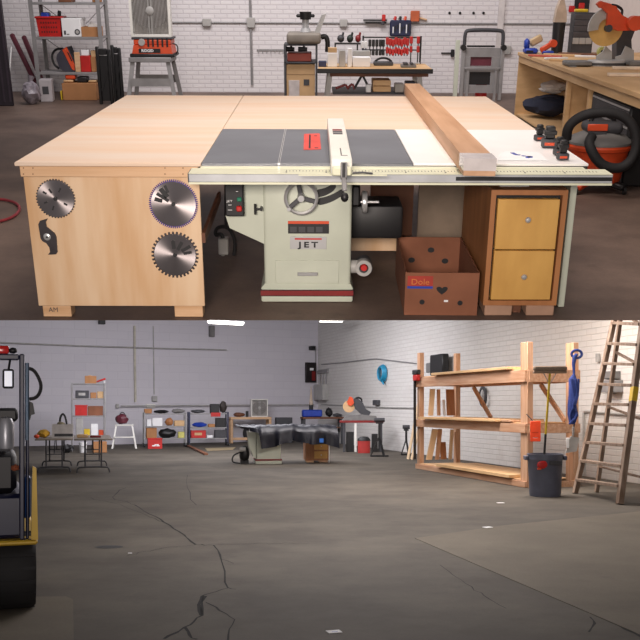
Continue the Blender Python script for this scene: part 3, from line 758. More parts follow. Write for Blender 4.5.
carton(SH, (92, -4, 98, 2.2), .3, CARD, 'tan_box', 'tan box at the right end of the top shelf', 'box', g, y=.06, z=SZ[2])
# middle shelf: tool bag, plank, red boxes
f = SH.sub(SH.at(62, 72)[0], .26, SZ[0]+.002)
o = thing('tool_bag', f, 'slumped dark tool bag with orange trim on the middle shelf', 'bag')
k = SH.at(63, 60)[0]-SH.at(62, 60)[0]
bag = [((a-62)*k, (72.3-b)*k) for a, b in ((56, 60), (58, 69), (64, 72.2), (73, 72), (74, 66), (68, 48.5), (62, 51), (57, 56))]
MB(mat('tool_bag_cloth', (62, 60, 70), .85)).prism(bag, -.16, .16).part('body', o)
pl = [((a-62)*k, (72.3-b)*k) for a, b in ((63, 51.5), (67.5, 48.5), (74, 65), (73.5, 71), (71, 70), (66, 58))]
mb = MB(ORANGE).prism(pl, -.166, -.161); mb.m(BLACK); pl2 = [((a-62)*k, (72.3-b)*k) for a, b in ((67.5, 53), (69, 54), (72.2, 62), (71, 62))]; mb.prism(pl2, -.169, -.165); mb.part('orange_trim', o, 'orange trim')
MB(BLACK).tube([((a-62)*k, -.1, (72.3-b)*k) for a, b in ((63, 50.5), (55, 51), (50.5, 57), (52, 66), (57, 69.5))], .018, 8, smoothen=2).part('strap', o, 'black strap')
carton(SH, (74.6, 52.5, 80, 72.3), .05, PINE, 'wood_offcut', 'upright pale wood offcut right of the slumped tool bag', 'offcut', g, y=.07, z=SZ[0], rz=.0)
carton(SH, (80.6, 56, 90.5, 72.3), .22, RED, 'red_box', 'red box with a white pack on top, middle shelf', 'box', g, y=.08, z=SZ[0])
zt_ = SH.at(85, 56, .08)[1]
carton(SH, (81, 50, 88.5, 56), .16, PAPER, 'white_pack', 'small white pack on top of the red box', 'box', g, y=.1, z=zt_+.002)
carton(SH, (91, 57, 95.5, 72.3), .2, CARD, 'narrow_box', 'narrow tan box at the right end of the middle shelf', 'box', g, y=.1, z=SZ[0])
MB(CARDL).box(-.07, -.07, 0, .07, .07, .09).solo('small_box', SH.sub(SH.at(87, 70, -.0)[0], -.0+.072-.07-.1+.1, SZ[0]+.002) if False else SH.sub(SH.at(93.3, 50)[0], .2, SH.at(93, 57, .1)[1]+.004), 'small pale box on top of the narrow tan box', 'box', g)
# floor under the shelf
o = carton(SH, (62.5, 83.5, 96.5, 103), .45, CARD, 'floor_carton', 'brown carton on the floor under the grey shelf unit', 'cardboard box', y=-.08, z=0.0, mark=None)
ztop = SH.at(79, 83.5, -.08)[1]
for i, (a, b, c_, d, m, lb) in enumerate(((63, 80, 73, 83.3, CARDL, 'pale flap of card on the floor carton'), (65, 75, 75, 79.6, ORANGE, 'orange tool on top of the pale card'), (77, 77, 87, 83.3, BLACK, 'black power tool on the floor carton'), (88, 80.5, 96, 83.3, CARDL, 'thin pale card at the right of the floor carton'))):
    zb = ztop + .004 if i != 1 else SH.at(68, 80, -.0)[1] + .006
    carton(SH, (a, b, c_, d), .2, m, 'card_flap' if m is CARDL else 'power_tool', lb, 'card' if m is CARDL else 'tool', 'clutter on the floor carton', y=.02, z=zb, b=.015)
carton(SH, (60.5, 91, 62.2, 101), .3, YELLOW, 'yellow_folder', 'yellow folder wedged against the left side of the floor carton', 'folder', y=-.05, z=0.0)
# left: leaning things
LF = on_floor('A', 45, 102)
carton(LF, (38.5, 80, 50.5, 102), .3, mat('grey_carton', (186, 180, 182), .7), 'grey_box', 'pale grey box with dark pictures on the floor left of the shelf', 'box', z=0.0, mark=DGREY, rz=.15)
f = on_floor('A', 31, 105)
o = thing('rubbish_bag', f, 'clear rubbish bag slumped on the floor beside the pale grey box', 'bag')
MB(mat('bag_plastic', (150, 142, 150), .3, var=.25, scale=14, bump=.6)).ball((0, .1, .17), .14, .15, .165, .35, 3).part('body', o)
MB(mat('bag_plastic', (120, 112, 122))).cyl((-.01, .1, .31), (.02, .12, .42), .02, .055, 10).part('tied_neck', o)
for i, (a, b, lab) in enumerate((((11.5, 34, 34, 80), .0, 'left maroon padded bar leaning on the white wall'), ((23.5, 36, 40, 76), .35, 'right maroon padded bar leaning on the white wall'))):
    top = Fr('A', 0, 17.2, 0).at(a[0], a[1]); bot = Fr('A', 0, 16.98, 0)
    bx_, bz_ = bot.at(a[2], a[3])
    ex, ez = top; d = Vector((bx_-ex, 16.98-17.2, bz_-ez)); tt = (ez-.03)/(ez-bz_); p1 = Vector((ex, 17.2, ez)) + d*tt
    f = Fr('A', p1.x, p1.y, 0); off = Vector((p1.x, p1.y, 0))
    MB(MAROON).bar(Vector((ex, 17.2, ez))-off, p1-off, .075, .075, (0, 1, 0), .018).solo('padded_bar', f, lab, 'padded bar', 'maroon bars leaning left of the shelf unit')
a, b = Fr('A', 0, 15.9, 0).at(11, 47), G.fl(7, 104)
f = Fr('A', b[0], b[1], 0)
o = MB(STEEL).cyl((0, 0, .002), (a[0]-b[0], 15.9-b[1], a[1]), .022, n=10).solo('steel_tube', f, 'shiny steel tube leaning between the black panels and the rubbish bag', 'tube')
f = on_floor('A', 2, 106)
o = thing('ridged_board', f, 'tall black panel with ridges leaning at the left picture edge', 'panel')
zt_ = f.at(3, -8)[1]
xr_ = f.at(8.5, 60)[0]
mb = MB(mat('black_panel_vinyl', (44, 36, 44), .6)).box(-.6, -.02, .002, xr_, .03, zt_, .01); mb.part('board', o)
for i in range(6): MB(mat('black_panel_ridge', (58, 48, 58), .6)).box(xr_-.05-.09*i, -.032, .06, xr_-.025-.09*i, -.0205, zt_-.06).part('ridge', o)
# black folded sawhorses
for i, (x0, x1, yt, yb_, D, lab) in enumerate(((97.5, 112, 46.5, 104.5, 15.6, 'left black folded plastic sawhorse leaning by the shelf unit'), (112.5, 122.5, 45, 103.5, 15.75, 'right black folded plastic sawhorse, nearest the planer stand'))):
    f0 = Fr('A', 0, D, 0); a0, b0, a1, b1 = f0.rect(x0, yt, x1, yb_)
    f = f0.sub((a0+a1)/2, 0, 0); o = thing('sawhorse', f, lab, 'sawhorse', 'black folded sawhorses'); w = (a1-a0)/2
    mb = MB(BLACK).box(-w, -.03, .0015, -w+.05, .03, b1, .012).box(w-.05, -.03, .0015, w, .03, b1-.04, .012).box(-w+.05, -.028, b1-.12, w-.05, .028, b1-.03, .01); mb.part('leg_frame', o)
    MB(BLACK).box(-w+.05, -.012, .05, w-.05, .012, b1-.13, .004).part('web', o)
    MB(BLACK).bar((-w+.05, -.02, .2), (w-.05, -.02, .55), .03, .012, (0, 1, 0)).part('rib', o)

# ---------------------------------------------------------------- planer on its stand, box fan on top
ST = Fr('A', 0, 14.7, 0)
a0, b0, a1, b1 = ST.rect(128.5, 57.5, 171, 62.5)
STB = ST.sub((a0+a1)/2, .3, 0); w = (a1-a0)/2
o = thing('planer_stand', STB, 'grey steel stand with splayed legs carrying the orange planer', 'stand')
MB(GALV).box(-w, -.3, b0, w, .3, b1, .008).part('stand_top', o)
for sx in (-1, 1):
    for sy in (-1, 1):
        MB(GALV).bar((sx*(w-.05), sy*.26, b0), (sx*(w+.06), sy*.36, .004), .06, .03, (0, 1, 0)).part('leg', o)
zc = ST.at(150, 82)[1]
for sy in (-1, 1): MB(GALV).box(-w+.02, sy*.33-.006, zc-.06, w-.02, sy*.33+.006, zc+.05).part('cross_rail', o)
x0, _, x1, z1 = ST.rect(131.5, 37.5, 172, 57.5, y=.05)
f = ST.sub((x0+x1)/2, .29, b1+.0015); hz_ = ST.at(150, 37.5, .05)[1] - b1 - .002; w2 = (x1-x0)/2
o = thing('planer', f, 'orange bench planer on the grey stand, box fan standing on it', 'planer')
MB(BLACK).box(-w2-.03, -.26, 0, w2+.03, .26, .045, .01).part('base', o)
MB(ORANGE).prism([(-w2, .0455), (w2, .0455), (w2-.02, hz_-.1), (-w2+.03, hz_-.1)], -.235, .235).part('housing', o)
MB(ORANGE).box(-w2+.03, -.22, hz_-.0995, w2-.02, .22, hz_-.03, .01).part('head', o)
MB(DGREY).box(-w2+.0, -.22, hz_-.0295, w2, .22, hz_, .008).part('top_plate', o)
mb = MB(BLACK)
for i in range(5): mb.box(-.06+.068*i, -.239, .14, -.035+.068*i, -.2351, .26)
mb.part('vent', o)
pn = MB(BLACK).box(-w2+.1, -.2385, .058, w2-.17, -.2352, .115).part('name_plate', o)
MB(PAPER).text('RIDGID', .05, -.065, -.2392, .086, sx=1.05, bold=.002).part('lettering', pn, 'white lettering')
MB(LGREY).lathe([(.001, -.25), (.045, -.25), (.05, -.2355)], (-w2+.15, 0, .2), 'y', 18).part('dial', o)
MB(BLACK).tube([(w2+.03, -.1, .03), (w2+.07, -.12, .08), (w2+.06, -.1, .16), (w2-.01, -.1, .18)], .009, 8, smoothen=2).part('cord', o)
zf = b1 + .0015 + hz_ + .0015
def box_fan(room, f, w, h, d, label):
    o = thing('box_fan', f, label, 'fan'); fr_ = .035
    mb = MB(WPAINT).box(-w, -d, 0, w, d, fr_, .004).box(-w, -d, h-fr_, w, d, h, .004).box(-w, -d, fr_, -w+fr_, d, h-fr_).box(w-fr_, -d, fr_, w, d, h-fr_); mb.part('frame', o)
    mb = MB(LGREY)
    n = 26
    for i in range(n):
        xx = -w+fr_ + (i+.5)*(2*w-2*fr_)/n; mb.box(xx-.003, -d+.004, fr_, xx+.003, -d+.01, h-fr_)
    mb.box(-.035, -d+.011, fr_, -.01, -d+.02, h-fr_).box(.01, -d+.011, fr_, .035, -d+.02, h-fr_); mb.part('grille', o)
    MB(mat('fan_blade_grey', (120, 112, 108), .5)).lathe([(.001, -.01), (min(w, h/2)*.82, -.01), (min(w, h/2)*.82, .01), (.001, .01)], (0, 0, h/2), 'y', 24).part('fan_blade', o)
    MB(LGREY).lathe([(.001, -d-.004), (.05, -d-.004), (.06, -d+.003)], (0, 0, h/2), 'y', 18).part('hub', o)
    MB(mat('fan_back', (178, 170, 164), .6)).box(-w+fr_, d-.012, fr_, w-fr_, d-.006, h-fr_).part('back_guard', o)
    return o
a0, _, a1, _ = ST.rect(129.8, 10, 170.5, 37, y=.1)
box_fan('A', ST.sub((a0+a1)/2, .2, zf), (a1-a0)/2, .70, .08, 'white box fan standing on top of the orange planer')

# ---------------------------------------------------------------- roll-around rack with jointer
RK = Fr('A', 0, 14.2, 0)
x0, _, x1, zt_ = RK.rect(285, 46, 316.5, 95); RKB = RK.sub((x0+x1)/2, .3, 0); w = (x1-x0)/2
o = thing('tool_rack', RKB, 'black post rack stacked with boxes, grey jointer on top, left of the long bench', 'rack')
for sx in (-1, 1):
    for sy in (-1, 1): MB(DGREY).box(sx*w-.014, sy*.28-.014, .0015, sx*w+.014, sy*.28+.014, zt_, .003).part('post', o)
RZs = [RK.at(300, y)[1] for y in (96.5, 70, 62, 46)]
RZs[0] = .12
for z in (RZs[0], RZs[2], RZs[3]): MB(DGREY).box(-w-.014, -.294, z-.02, w+.014, .294, z-.001, .002).part('shelf_board', o) if z != RZs[3] else MB(DGREY).box(-w-.014, -.294, z+.001, w+.014, .294, z+.02, .002).part('shelf_board', o)
JZ = RZs[3] + .022
hgt = RZs[2]-.022-RZs[0]
f = RKB.sub(0, 0, RZs[0]+.001)
o = thing('tall_carton', f, 'tall tan carton with a plastic bag taped on its front, inside the rack', 'cardboard box')
MB(CARDL).box(-w+.02, -.26, 0, w-.02, .26, hgt*.74, .004).part('body', o)
MB(CLEAR).box(-w+.05, -.268, .12, -w+.20, -.2605, hgt*.62, .003).part('plastic_bag', o, 'clear plastic bag')
MB(DGREY).box(.04, -.264, hgt*.5, .12, -.2605, hgt*.64).part('printed_label', o, 'dark label')
MB(CARDL).box(-w+.02, -.262, 0, w-.02, .25, hgt*.235, .004).solo('flat_carton', RKB.sub(0, 0, RZs[0]+.001+hgt*.745), 'flat tan carton on top of the tall carton in the rack', 'cardboard box')
MB(mat('red_brown_case', (146, 56, 38), .5)).box(-w+.03, -.25, 0, w-.07, .2, .11, .01).solo('tool_case', RKB.sub(0, 0, RZs[2]+.001), 'red-brown flat case on the upper shelf of the rack', 'case')
for i, (a, m, lb) in enumerate(((-.16, BLACK, 'black drill lying on the red-brown case, left'), (.02, DGREY, 'dark green-black grinder on the red-brown case'))):
    o = thing('power_tool', RKB.sub(a, -.05, RZs[2]+.1125), lb, 'tool')
    MB(m).cyl((-.06, 0, .04), (.07, 0, .04), .035, .028, 10).part('motor_housing', o)
    MB(m).bar((.0, 0, .03), (.03, 0, .09), .03, .03, (0, 1, 0), .006).part('handle', o)
x0, z0_, x1, z1_ = RK.rect(286.5, 33, 321, 45.5, y=-.02)
f = RK.sub((x0+x1)/2, .26, JZ+.001); w2 = (x1-x0)/2; jh = z1_-JZ
o = thing('jointer', f, 'grey rounded bench jointer on top of the rack, upright fence behind it', 'jointer')
MB(mat('warm_grey_case', (136, 128, 118), .5)).box(-w2, -.28, 0, w2, .28, jh, .04, seg=3).part('housing', o)
p0, p1 = RK.at(317, 33, .2), RK.at(324, 13.5, .2)
mb = MB(LGREY).prism([(p0[0]-f.x-.035, jh-.005), (p0[0]-f.x+.035, jh-.005), (p1[0]-f.x+.03, p1[1]-JZ), (p1[0]-f.x-.03, p1[1]-JZ-.02)], -.2, .2); mb.part('fence', o)
q = [(p[0]-f.x, -.05, p[1]-JZ) for p in (RK.at(321, 38), RK.at(326, 37), RK.at(328, 42), RK.at(327.5, 53))]
MB(BLACK).tube(q, .035, 10, smoothen=2).part('dust_hose', o, 'black dust hose')
x, z = RK.at(305.5, 32, .2)
f = RK.sub(x, .2, JZ+jh+.0035); s1 = RK.at(305.5, 12, .2)[1] - (JZ+jh)
o = thing('router', f, 'chrome router with black top standing on the grey jointer', 'router')
MB(ALU).cyl((0, 0, 0), (0, 0, .05), .075, .06, 16).cyl((0, 0, .05), (0, 0, s1*.62), .045, .05, 14).part('base', o)
MB(BLACK).cyl((0, 0, s1*.62), (0, 0, s1), .075, .085, 14).box(-.13, -.03, s1*.72, .13, .03, s1*.88, .015).part('motor_head', o)

# ---------------------------------------------------------------- long bench with clamps
WB = Fr('A', 0, 13.0, 0)
x0, _, x1, z1 = WB.rect(317.5, 68.8, 433, 73.5); zb_ = WB.at(375, 73.5)[1]; WBB = WB.sub((x0+x1)/2, .45, 0); w = (x1-x0)/2
o = thing('work_bench', WBB, 'long bench with black front edge and pale top against the white wall', 'bench')
MB(BENCHW).box(-w+.01, -.44, z1-.02, w-.01, .45, z1, .002).part('bench_top', o)
MB(BLACK).box(-w, -.46, zb_, w, -.4405, z1-.001, .003).part('front_edge', o)
MB(DARKW).box(-w+.16, -.40, WB.at(375, 77)[1], w-.05, -.36, z1-.021).part('apron', o)
for sx in (-1, 1):
    for sy in (-1, 1): MB(LGREY).bar((sx*(w-.17), sy*.36, z1-.022), (sx*(w-.09), sy*.38, .003), .06, .05, (0, 1, 0)).part('leg', o)
lz = WB.at(375, 93)[1]; MB(DGREY).box(-w+.2, -.34, lz-.03, w-.2, .38, lz, .003).part('lower_shelf', o)
bt = lambda x, y, yy_=0: (WB.at(x, y, yy_)[0])
g2 = 'boxes on the long bench'
def onb(r, d, m, nm, lb, cat, grp=None, y=.25, **k): return carton(WB, r, d, m, nm, lb, cat, grp, y=y, z=z1, **k)
onb((327.5, 53, 337.5, 69), .2, PAPER, 'white_box', 'white box with tan top at the left of the long bench', 'box', g2)
MB(CARDL).box(-.056, -.09, 0, .056, .09, .055).solo('tan_block', WB.sub(bt(332.5, 50, .25), .35, WB.at(332, 53, .25)[1]+.004), 'tan block on the leftmost white box of the long bench', 'block')
onb((339, 50.5, 345.5, 69), .15, LGREY, 'grey_bottle', 'tall pale grey bottle beside the leftmost white box', 'bottle', g2)
onb((347.5, 48.5, 352.2, 69), .12, PAPER, 'paper_roll', 'tall narrow white roll leaning between bottle and white box', 'roll', g2)
onb((352.8, 57.5, 370.5, 69), .22, PAPER, 'white_carton', 'wide white box at the middle of the long bench', 'box', g2)
onb((352.8, 51, 370.3, 68.5), .12, LGREY, 'grey_case', 'grey upright case standing behind the wide white box', 'case', g2, y=.53)
onb((318.5, 61.5, 326.5, 69), .14, mat('blue_grey_cloth', (66, 70, 96), .9), 'cloth_bundle', 'small blue-grey bundle at the left end of the long bench', 'cloth', g2)
f = WB.sub(bt(384, 63, .4), .55, z1+.0015)
o = thing('hand_plane', f, 'dark arched tool case on the long bench in front of the clamps', 'tool case')
MB(DGREY).box(-.13, -.07, 0, .13, .07, .05, .01).part('body', o)
MB(BLACK).tube([(-.11, 0, .05), (-.06, 0, .085), (0, 0, .095), (.06, 0, .085), (.11, 0, .05)], .014, 8, smoothen=1).part('handle', o)
f = WB.sub(bt(409, 66, .15), .25, z1+.0015)
o = thing('vise', f, 'flat grey vise lying at the right end of the long bench', 'vise')
MB(GREY).box(-.1, -.07, 0, .1, .07, .035, .008).part('base', o)
MB(DGREY).box(-.07, -.075, .0355, -.01, .075, .06, .005).box(.02, -.075, .0355, .06, .075, .06, .005).part('jaw', o)
MB(STEEL).cyl((.06, 0, .05), (.15, 0, .05), .008, n=8).part('screw', o)
# under the bench
f0 = WB.sub(0, 0, 0)
ug = 'tools on the lower shelf of the long bench'
def clampish(px, py, m, lb, s_=1.0, lean=30):
    x, z = WB.at(px, 93); f = WB.sub(x, .25, lz+.002); o = thing('hand_clamp', f, lb, 'clamp', ug)
    c, sn = math.cos(R_(lean)), math.sin(R_(lean))
    MB(m).bar((-.1*c*s_, 0, .03), (.1*c*s_, 0, .03+.2*sn*s_), .03, .035, (0, 1, 0), .006).part('bar', o)
    MB(m).bar((.1*c*s_, .0, .03+.2*sn*s_), (.15*s_, 0, .02), .03, .03, (0, 1, 0), .006).part('jaw', o)
clampish(341, 92, DRED, 'dark red clamp at the left of the bench lower shelf', .7, 20)
clampish(350.3, 92, DRED, 'dark red clamp second from the left on the bench lower shelf', .45, 40)
clampish(359, 90, BLACK, 'black angular clamp in the middle of the bench lower shelf', 1.0, 60)
carton(WB, (366, 85, 371, 93), .12, PAPER, 'white_pack', 'small white pack under the long bench', 'pack', ug, y=.05, z=lz)
for i, (yt, m, lb) in enumerate(((86.5, BENCHW, 'lowest wooden board of the stack under the long bench'), (80.5, BENCHW, 'upper wooden board of the stack under the long bench'))):
    carton(WB, (373, yt, 391, yt+3.5), .4, m, 'shelf_plank', lb, 'board', 'boards stacked under the long bench', y=.1, z=lz + .002 if i == 0 else WB.at(380, 86.5, .1)[1]+.006)
carton(WB, (395, 84, 404, 93), .2, mat('clear_tub', (170, 164, 156), .3), 'plastic_tub', 'cloudy plastic tub under the right of the long bench', 'tub', ug, y=.06, z=lz)
carton(WB, (405.5, 82, 415, 93), .2, mat('dark_blue_case', (46, 46, 60), .5), 'power_tool_case', 'dark case at the right end of the bench lower shelf', 'case', ug, y=.06, z=lz)
# clamp rack behind the bench, clamps hanging on it
CRY = .80
rf = WB.sub(0, CRY, z1)
ca0, _, ca1, _ = rf.rect(363, 36, 420.5, 60); ctop = rf.at(390, 36)[1]; cl = rf.at(390, 39)[1]
crf = rf.sub((ca0+ca1)/2, 0, 0); cw = (ca1-ca0)/2
o = thing('clamp_rack', crf.sub(0, 0, .0015), 'black wire rack at the back of the long bench holding rows of clamps', 'rack')
for sx in (-1, 1): MB(BLACK).box(sx*cw-.012, -.012, 0, sx*cw+.012, .012, ctop, .003).part('post', o)
for zz in (ctop-.02, ctop*.5): MB(BLACK).box(-cw+.013, -.008, zz-.008, cw-.013, .008, zz+.008).part('rail', o)
def hang_clamp(px, py0, py1, m, mbar, lb, grp, s_=1.0):
    x, z0 = rf.at(px, py0, -.05); z1_ = rf.at(px, py1, -.05)[1]; f = rf.sub(x, -.035, z1_)
    h = z0 - z1_; o = thing('bar_clamp', f, lb, 'clamp', grp)
    MB(m).box(-.02*s_, -.03, h-.09, .02*s_, .012, h, .006).box(-.018*s_, -.05, h-.20, .018*s_, .012, h-.12, .006).part('clamp_head', o)
    MB(mbar).box(-.007, -.02, 0, .007, .0, h-.02).part('bar', o)
    return o
for i, px in enumerate((362, 365.5)): hang_clamp(px+.5, 41, 53, PAPER, NAVY, 'white and navy spring clamp hanging at the left of the rack', 'white and navy clamps on the rack')
for i, px in enumerate((370, 373.5, 377, 380.5, 383.5)): hang_clamp(px, 39.5, 54, BLACK, DGREY, 'black clamp hanging between white and red clamps on the rack', 'black clamps on the rack')
for i in range(8): hang_clamp(387.5 + i*2.9, 37.5 + (i % 3), 56, RED, DGREY, 'red-headed bar clamp in the red row on the rack', 'red bar clamps on the rack')
for i, px in enumerate((411.5, 418.5)): hang_clamp(px, 36.5, 66, RED, BLACK, 'long red bar clamp at the right end of the rack', 'long bar clamps at the right of the rack')
# tool mess lying along the rack top, left
for i, (a, b, m, lb) in enumerate(((336.5, 345, DGREY, 'dark tool at the left end on top of the clamp rack'), (346, 354, mat('green_black', (40, 50, 44)), 'green-black tool on top of the clamp rack'), (354.5, 361.5, DRED, 'dark red tool on top of the clamp rack'))):
    x0_, _, x1_, _ = rf.rect(a, 34, b, 40); f = rf.sub((x0_+x1_)/2, -.02, rf.at(350, 40.2)[1] + .022)
    o = thing('power_tool', f, lb, 'tool', 'tools along the top of the rack'); w3 = (x1_-x0_)/2
    MB(m).ball((0, 0, .0), w3*.85, .06, .05, .1).part('body', o)
    MB(m).bar((w3*.3, 0, 0), (w3*.6, 0, .08), .03, .03, (0, 1, 0), .008).part('handle', o)
x0_, _, x1_, _ = rf.rect(334.5, 38, 360.5, 40); zz = rf.at(350, 40.2)[1]
MB(BLACK).box(x0_, -.08, zz-.05, x1_, .06, zz-.032).box(x0_, -.012, .0015, x0_+.02, .012, zz-.05).box(x1_-.05, -.012, .0015, x1_-.03, .012, zz-.05).solo('tool_ledge', rf, 'black ledge on posts at the back of the long bench, left of the red clamps', 'ledge')
# on the wall
f = WF.sub(*WF.at(400, 28)[:1], -.036, WF.at(400, 36)[1])
o = thing('tool_holder', f, 'navy wall holder stuffed with hand tools above the red clamps', 'tool holder')
k = WF.at(401, 28)[0]-WF.at(400, 28)[0]
MB(NAVY).box(-10.5*k, -.10, 0, 10.5*k, 0, 15*k, .02).part('pouch', o)
for i in range(8): MB(PAPER if i % 3 == 0 else BLACK).box((-8+2.2*i)*k, -.115, (3+i % 3*2)*k, (-7+2.2*i)*k, -.1005, (9+i % 4)*k).part('tool_slot', o)
for i, (m, lb) in enumerate(((RED, ''), (BLACK, ''), (ORANGE, ''))): MB(m).cyl(((-6+5*i)*k, -.05, 15*k+.001), ((-5+5*i)*k, -.05, 18.5*k), .03, .02, 8).part('tool_handle', o)
for i, (x0_, x1_, y_, lb) in enumerate(((362, 388, 20, 'upper black bar clamp lying flat on the wall, left of the navy holder'), (364, 387, 22.3, 'lower black bar clamp lying flat on the wall, left of the navy holder'))):
    A_, B_ = WF.at(x0_, y_), WF.at(x1_, y_); f = WF.sub((A_[0]+B_[0])/2, -.032, A_[1]); h = (B_[0]-A_[0])/2 - .02
    o = thing('bar_clamp', f, lb, 'clamp', 'black bar clamps on the wall')
    MB(BLACK).box(-h, -.03-.02*i, -.012, h, -.001, .012).part('bar', o)
    MB(RED if i == 0 else DGREY).box(h-.09, -.11, -.015-.02*i, h-.03, -.031-.02*i, .09 if i == 0 else .01, .01).part('clamp_head', o, 'red jaw' if i == 0 else None)
A_ = WF.at(414.4, 21.5); f = WF.sub(A_[0], -.034, A_[1])
MB(mat('orange_wood', (196, 96, 56), .5)).box(-.075, -.06, 0, .075, -.001, .17, .01).solo('wood_block', f, 'orange-brown wooden block on the wall right of the navy tool holder', 'block')
A_ = WF.at(421.5, 18); f = WF.sub(A_[0], 0, A_[1])
MB(PINE).bar((-.1, -.03, .02), (.09, -.03, -.03), .03, .05, (0, 1, 0), .008).solo('wooden_handle', f, 'short wooden handle on the wall right of the orange-brown block', 'handle')
A_ = WF.at(447, 53); f = WF.sub(A_[0], 0, A_[1])
MB(BLACK).box(-.1, -.03, -.01, .08, -.001, .01).box(.06, -.08, -.06, .12, -.001, .06, .01).solo('wall_bracket', f, 'small black bracket on the wall left of the folding stand', 'bracket')

# ---------------------------------------------------------------- grey folding stand and strip
FS = Fr('A', 0, 16.3, 0)
k = FS.at(481, 60)[0]-FS.at(480, 60)[0]; fx = FS.at(482, 60)[0]; fs = FS.sub(fx, 0, 0)
o = thing('folding_stand', fs, 'grey folding platform stand with black loop handle against the white wall', 'folding stand')
def X(px): return (px-482)*k
def Z(py): return FS.at(482, py)[1]
for px in (463, 502): MB(GALV).box(X(px)-.03, -.03, .0015, X(px)+.03, .03, Z(47), .008).part('side_rail', o)
MB(DGREY).tube([(X(463.5), 0, Z(45)), (X(463.5), 0, Z(33)), (X(466), 0, Z(30)), (X(499), 0, Z(30)), (X(501.5), 0, Z(33)), (X(501.5), 0, Z(45))], .03, 10, smoothen=2).part('loop_handle', o, 'black loop handle')
pm = GALV
mb = MB(pm).box(X(465), .0, Z(57), X(500), .02, Z(48)).box(X(465), .0, Z(93), X(470.5), .02, Z(57.2)).box(X(492), .0, Z(93), X(500), .02, Z(57.2)).box(X(470.6), .0, Z(72), X(491.9), .02, Z(66)).box(X(470.6), .0, Z(93), X(491.9), .02, Z(85.2)); mb.part('platform', o)
MB(MAROON).box(X(470.6), .03, Z(66), X(491.9), .034, Z(57)).part('window_insert', o, 'dark red insert')
MB(BLACK).box(X(470.6), .03, Z(85), X(491.9), .034, Z(72)).part('window_insert', o, 'dark insert')
MB(GALV).box(X(464.5), -.05, Z(69), X(500.5), -.031, Z(67), .004).part('cross_bar', o)
MB(BLACK).box(X(466), -.02, Z(47.2), X(494), .015, Z(45.3), .008).part('hinge_bar', o)
for px in (462.5, 502.5): MB(BLACK).cyl((X(px), -.06, Z(47.5)), (X(px), .0301, Z(47.5)), .045, n=12).part('hinge', o)
for px in (468.5, 496.5): MB(GALV).box(X(px)-.02, -.03, .0015, X(px)+.02, -.005, Z(70)).part('leg', o)
f = FS.sub(FS.at(483, 85)[0], .10, 0)
MB(RED).cyl((0, .05, .002), (0, .05, FS.at(483, 79)[1]), .1, .09, 16).solo('red_can', f, 'red can seen through the lower window of the folding stand', 'can')
a0, _, a1, b1 = FS.rect(454.3, 40, 458.6, 95)
f = FS.sub((a0+a1)/2, .0, 0)
MB(CREAM).box(-.035, -.02, .0015, .035, .02, b1, .004).solo('cream_strip', f, 'long cream strip standing upright just left of the folding stand', 'strip')
a0, _, a1, b1 = FS.rect(451.5, 45, 454, 58)
# ================================================================= bench along the workshop's right wall
ZB = 0.88
BX = (G.fl(520, 52, ZB)[0] + G.fl(640, 93, ZB)[0])/2
BE = G.fl(520, 52, ZB)[1]
RBN = Fr('A', BX, BE, 0)
BW, BL = WALL_R - .03 - BX, -(BE - 7.4)
def dpx(px, py):                      # distance at which the bench's open side is crossed, from its frame
    o, d = RBN.ray(px, py); t = -o.x/d.x; return o.y + t*d.y
d1, d2 = dpx(562, 110), dpx(585.5, 100)
o = thing('workshop_bench', RBN, 'long plywood wall bench with open bays along the right wall, miter saw on it', 'bench')
MB(BENCHW).box(-.02, BL, ZB-.045, BW, 0, ZB, .003).part('bench_top', o)
MB(BENCHW).box(0, BL+.02, ZB-.13, .022, -.023, ZB-.0455).part('front_rail', o)
for dd in (-.022, d1, d2, BL+.2):
    MB(BENCHW).box(.0225 if dd != -.022 else 0, dd, .0015, BW, dd+.022, ZB-.0455, .001).part('divider', o)
for dd in (d1, d2): MB(BENCHW).box(.0226, dd-.045, .0015, .075, dd-.0005, ZB-.0455, .002).part('post', o)
MB(BENCHW).box(BW-.02, BL+.23, .0015, BW, -.023, ZB-.0455).part('back_panel', o)
for a, b in ((d1, -.022), (d2, d1)): MB(BENCHW).box(.03, a+.0225, .04, BW-.021, b-.0005, .06).part('bottom_shelf', o)
def onr(px, py, rz=0.0, z=ZB): return on_floor('A', px, max(py, 53.2), rz, z).sub(0, 0, .002)
def kof(f, px, py): return f.at(px+1, py)[0]-f.at(px, py)[0]
# bay contents
f = on_floor('A', 541, 124.5, 0, .06).sub(.0, .0, .003); f = Fr('A', BX+.37, BE-.42, .064)
o = thing('duffel_bag', f, 'dark blue bag with white cloth on it in the far bay of the wall bench', 'bag')
MB(CLOTHB).ball((0, 0, .155), .34, .28, .135, .25, 3).part('body', o)
MB(CLOTHB).tube([(-.2, -.1, .2), (-.1, -.2, .3), (.1, -.2, .28), (.2, -.1, .2)], .015, 6, smoothen=2).part('strap', o)
fw = f.sub(.05, -.04, .306)
MB(CLOTHW).ball((0, 0, .09), .19, .15, .075, .4, 3).solo('white_cloth', fw, 'crumpled white cloth heaped on the dark blue bag', 'cloth')
f = Fr('A', BX+.18, BE-2.6, .064)
o = thing('tape_roll', f, 'small dark roll lying in the bay of the wall bench by the table corner', 'roll')
MB(DGREY).lathe([(.02, -.03), (.06, -.03), (.06, .03), (.02, .03), (.02, -.03)], (0, 0, .062), 'y', 20, cap=False).part('roll', o)
MB(CARD).box(-.09, -.1, 0, .11, .1, .16, .004, Matrix.Rotation(.25, 4, 'Z')).solo('card_piece', Fr('A', BX+.44, BE-2.55, .064), 'tan piece of card beside the dark roll in the bay', 'card')
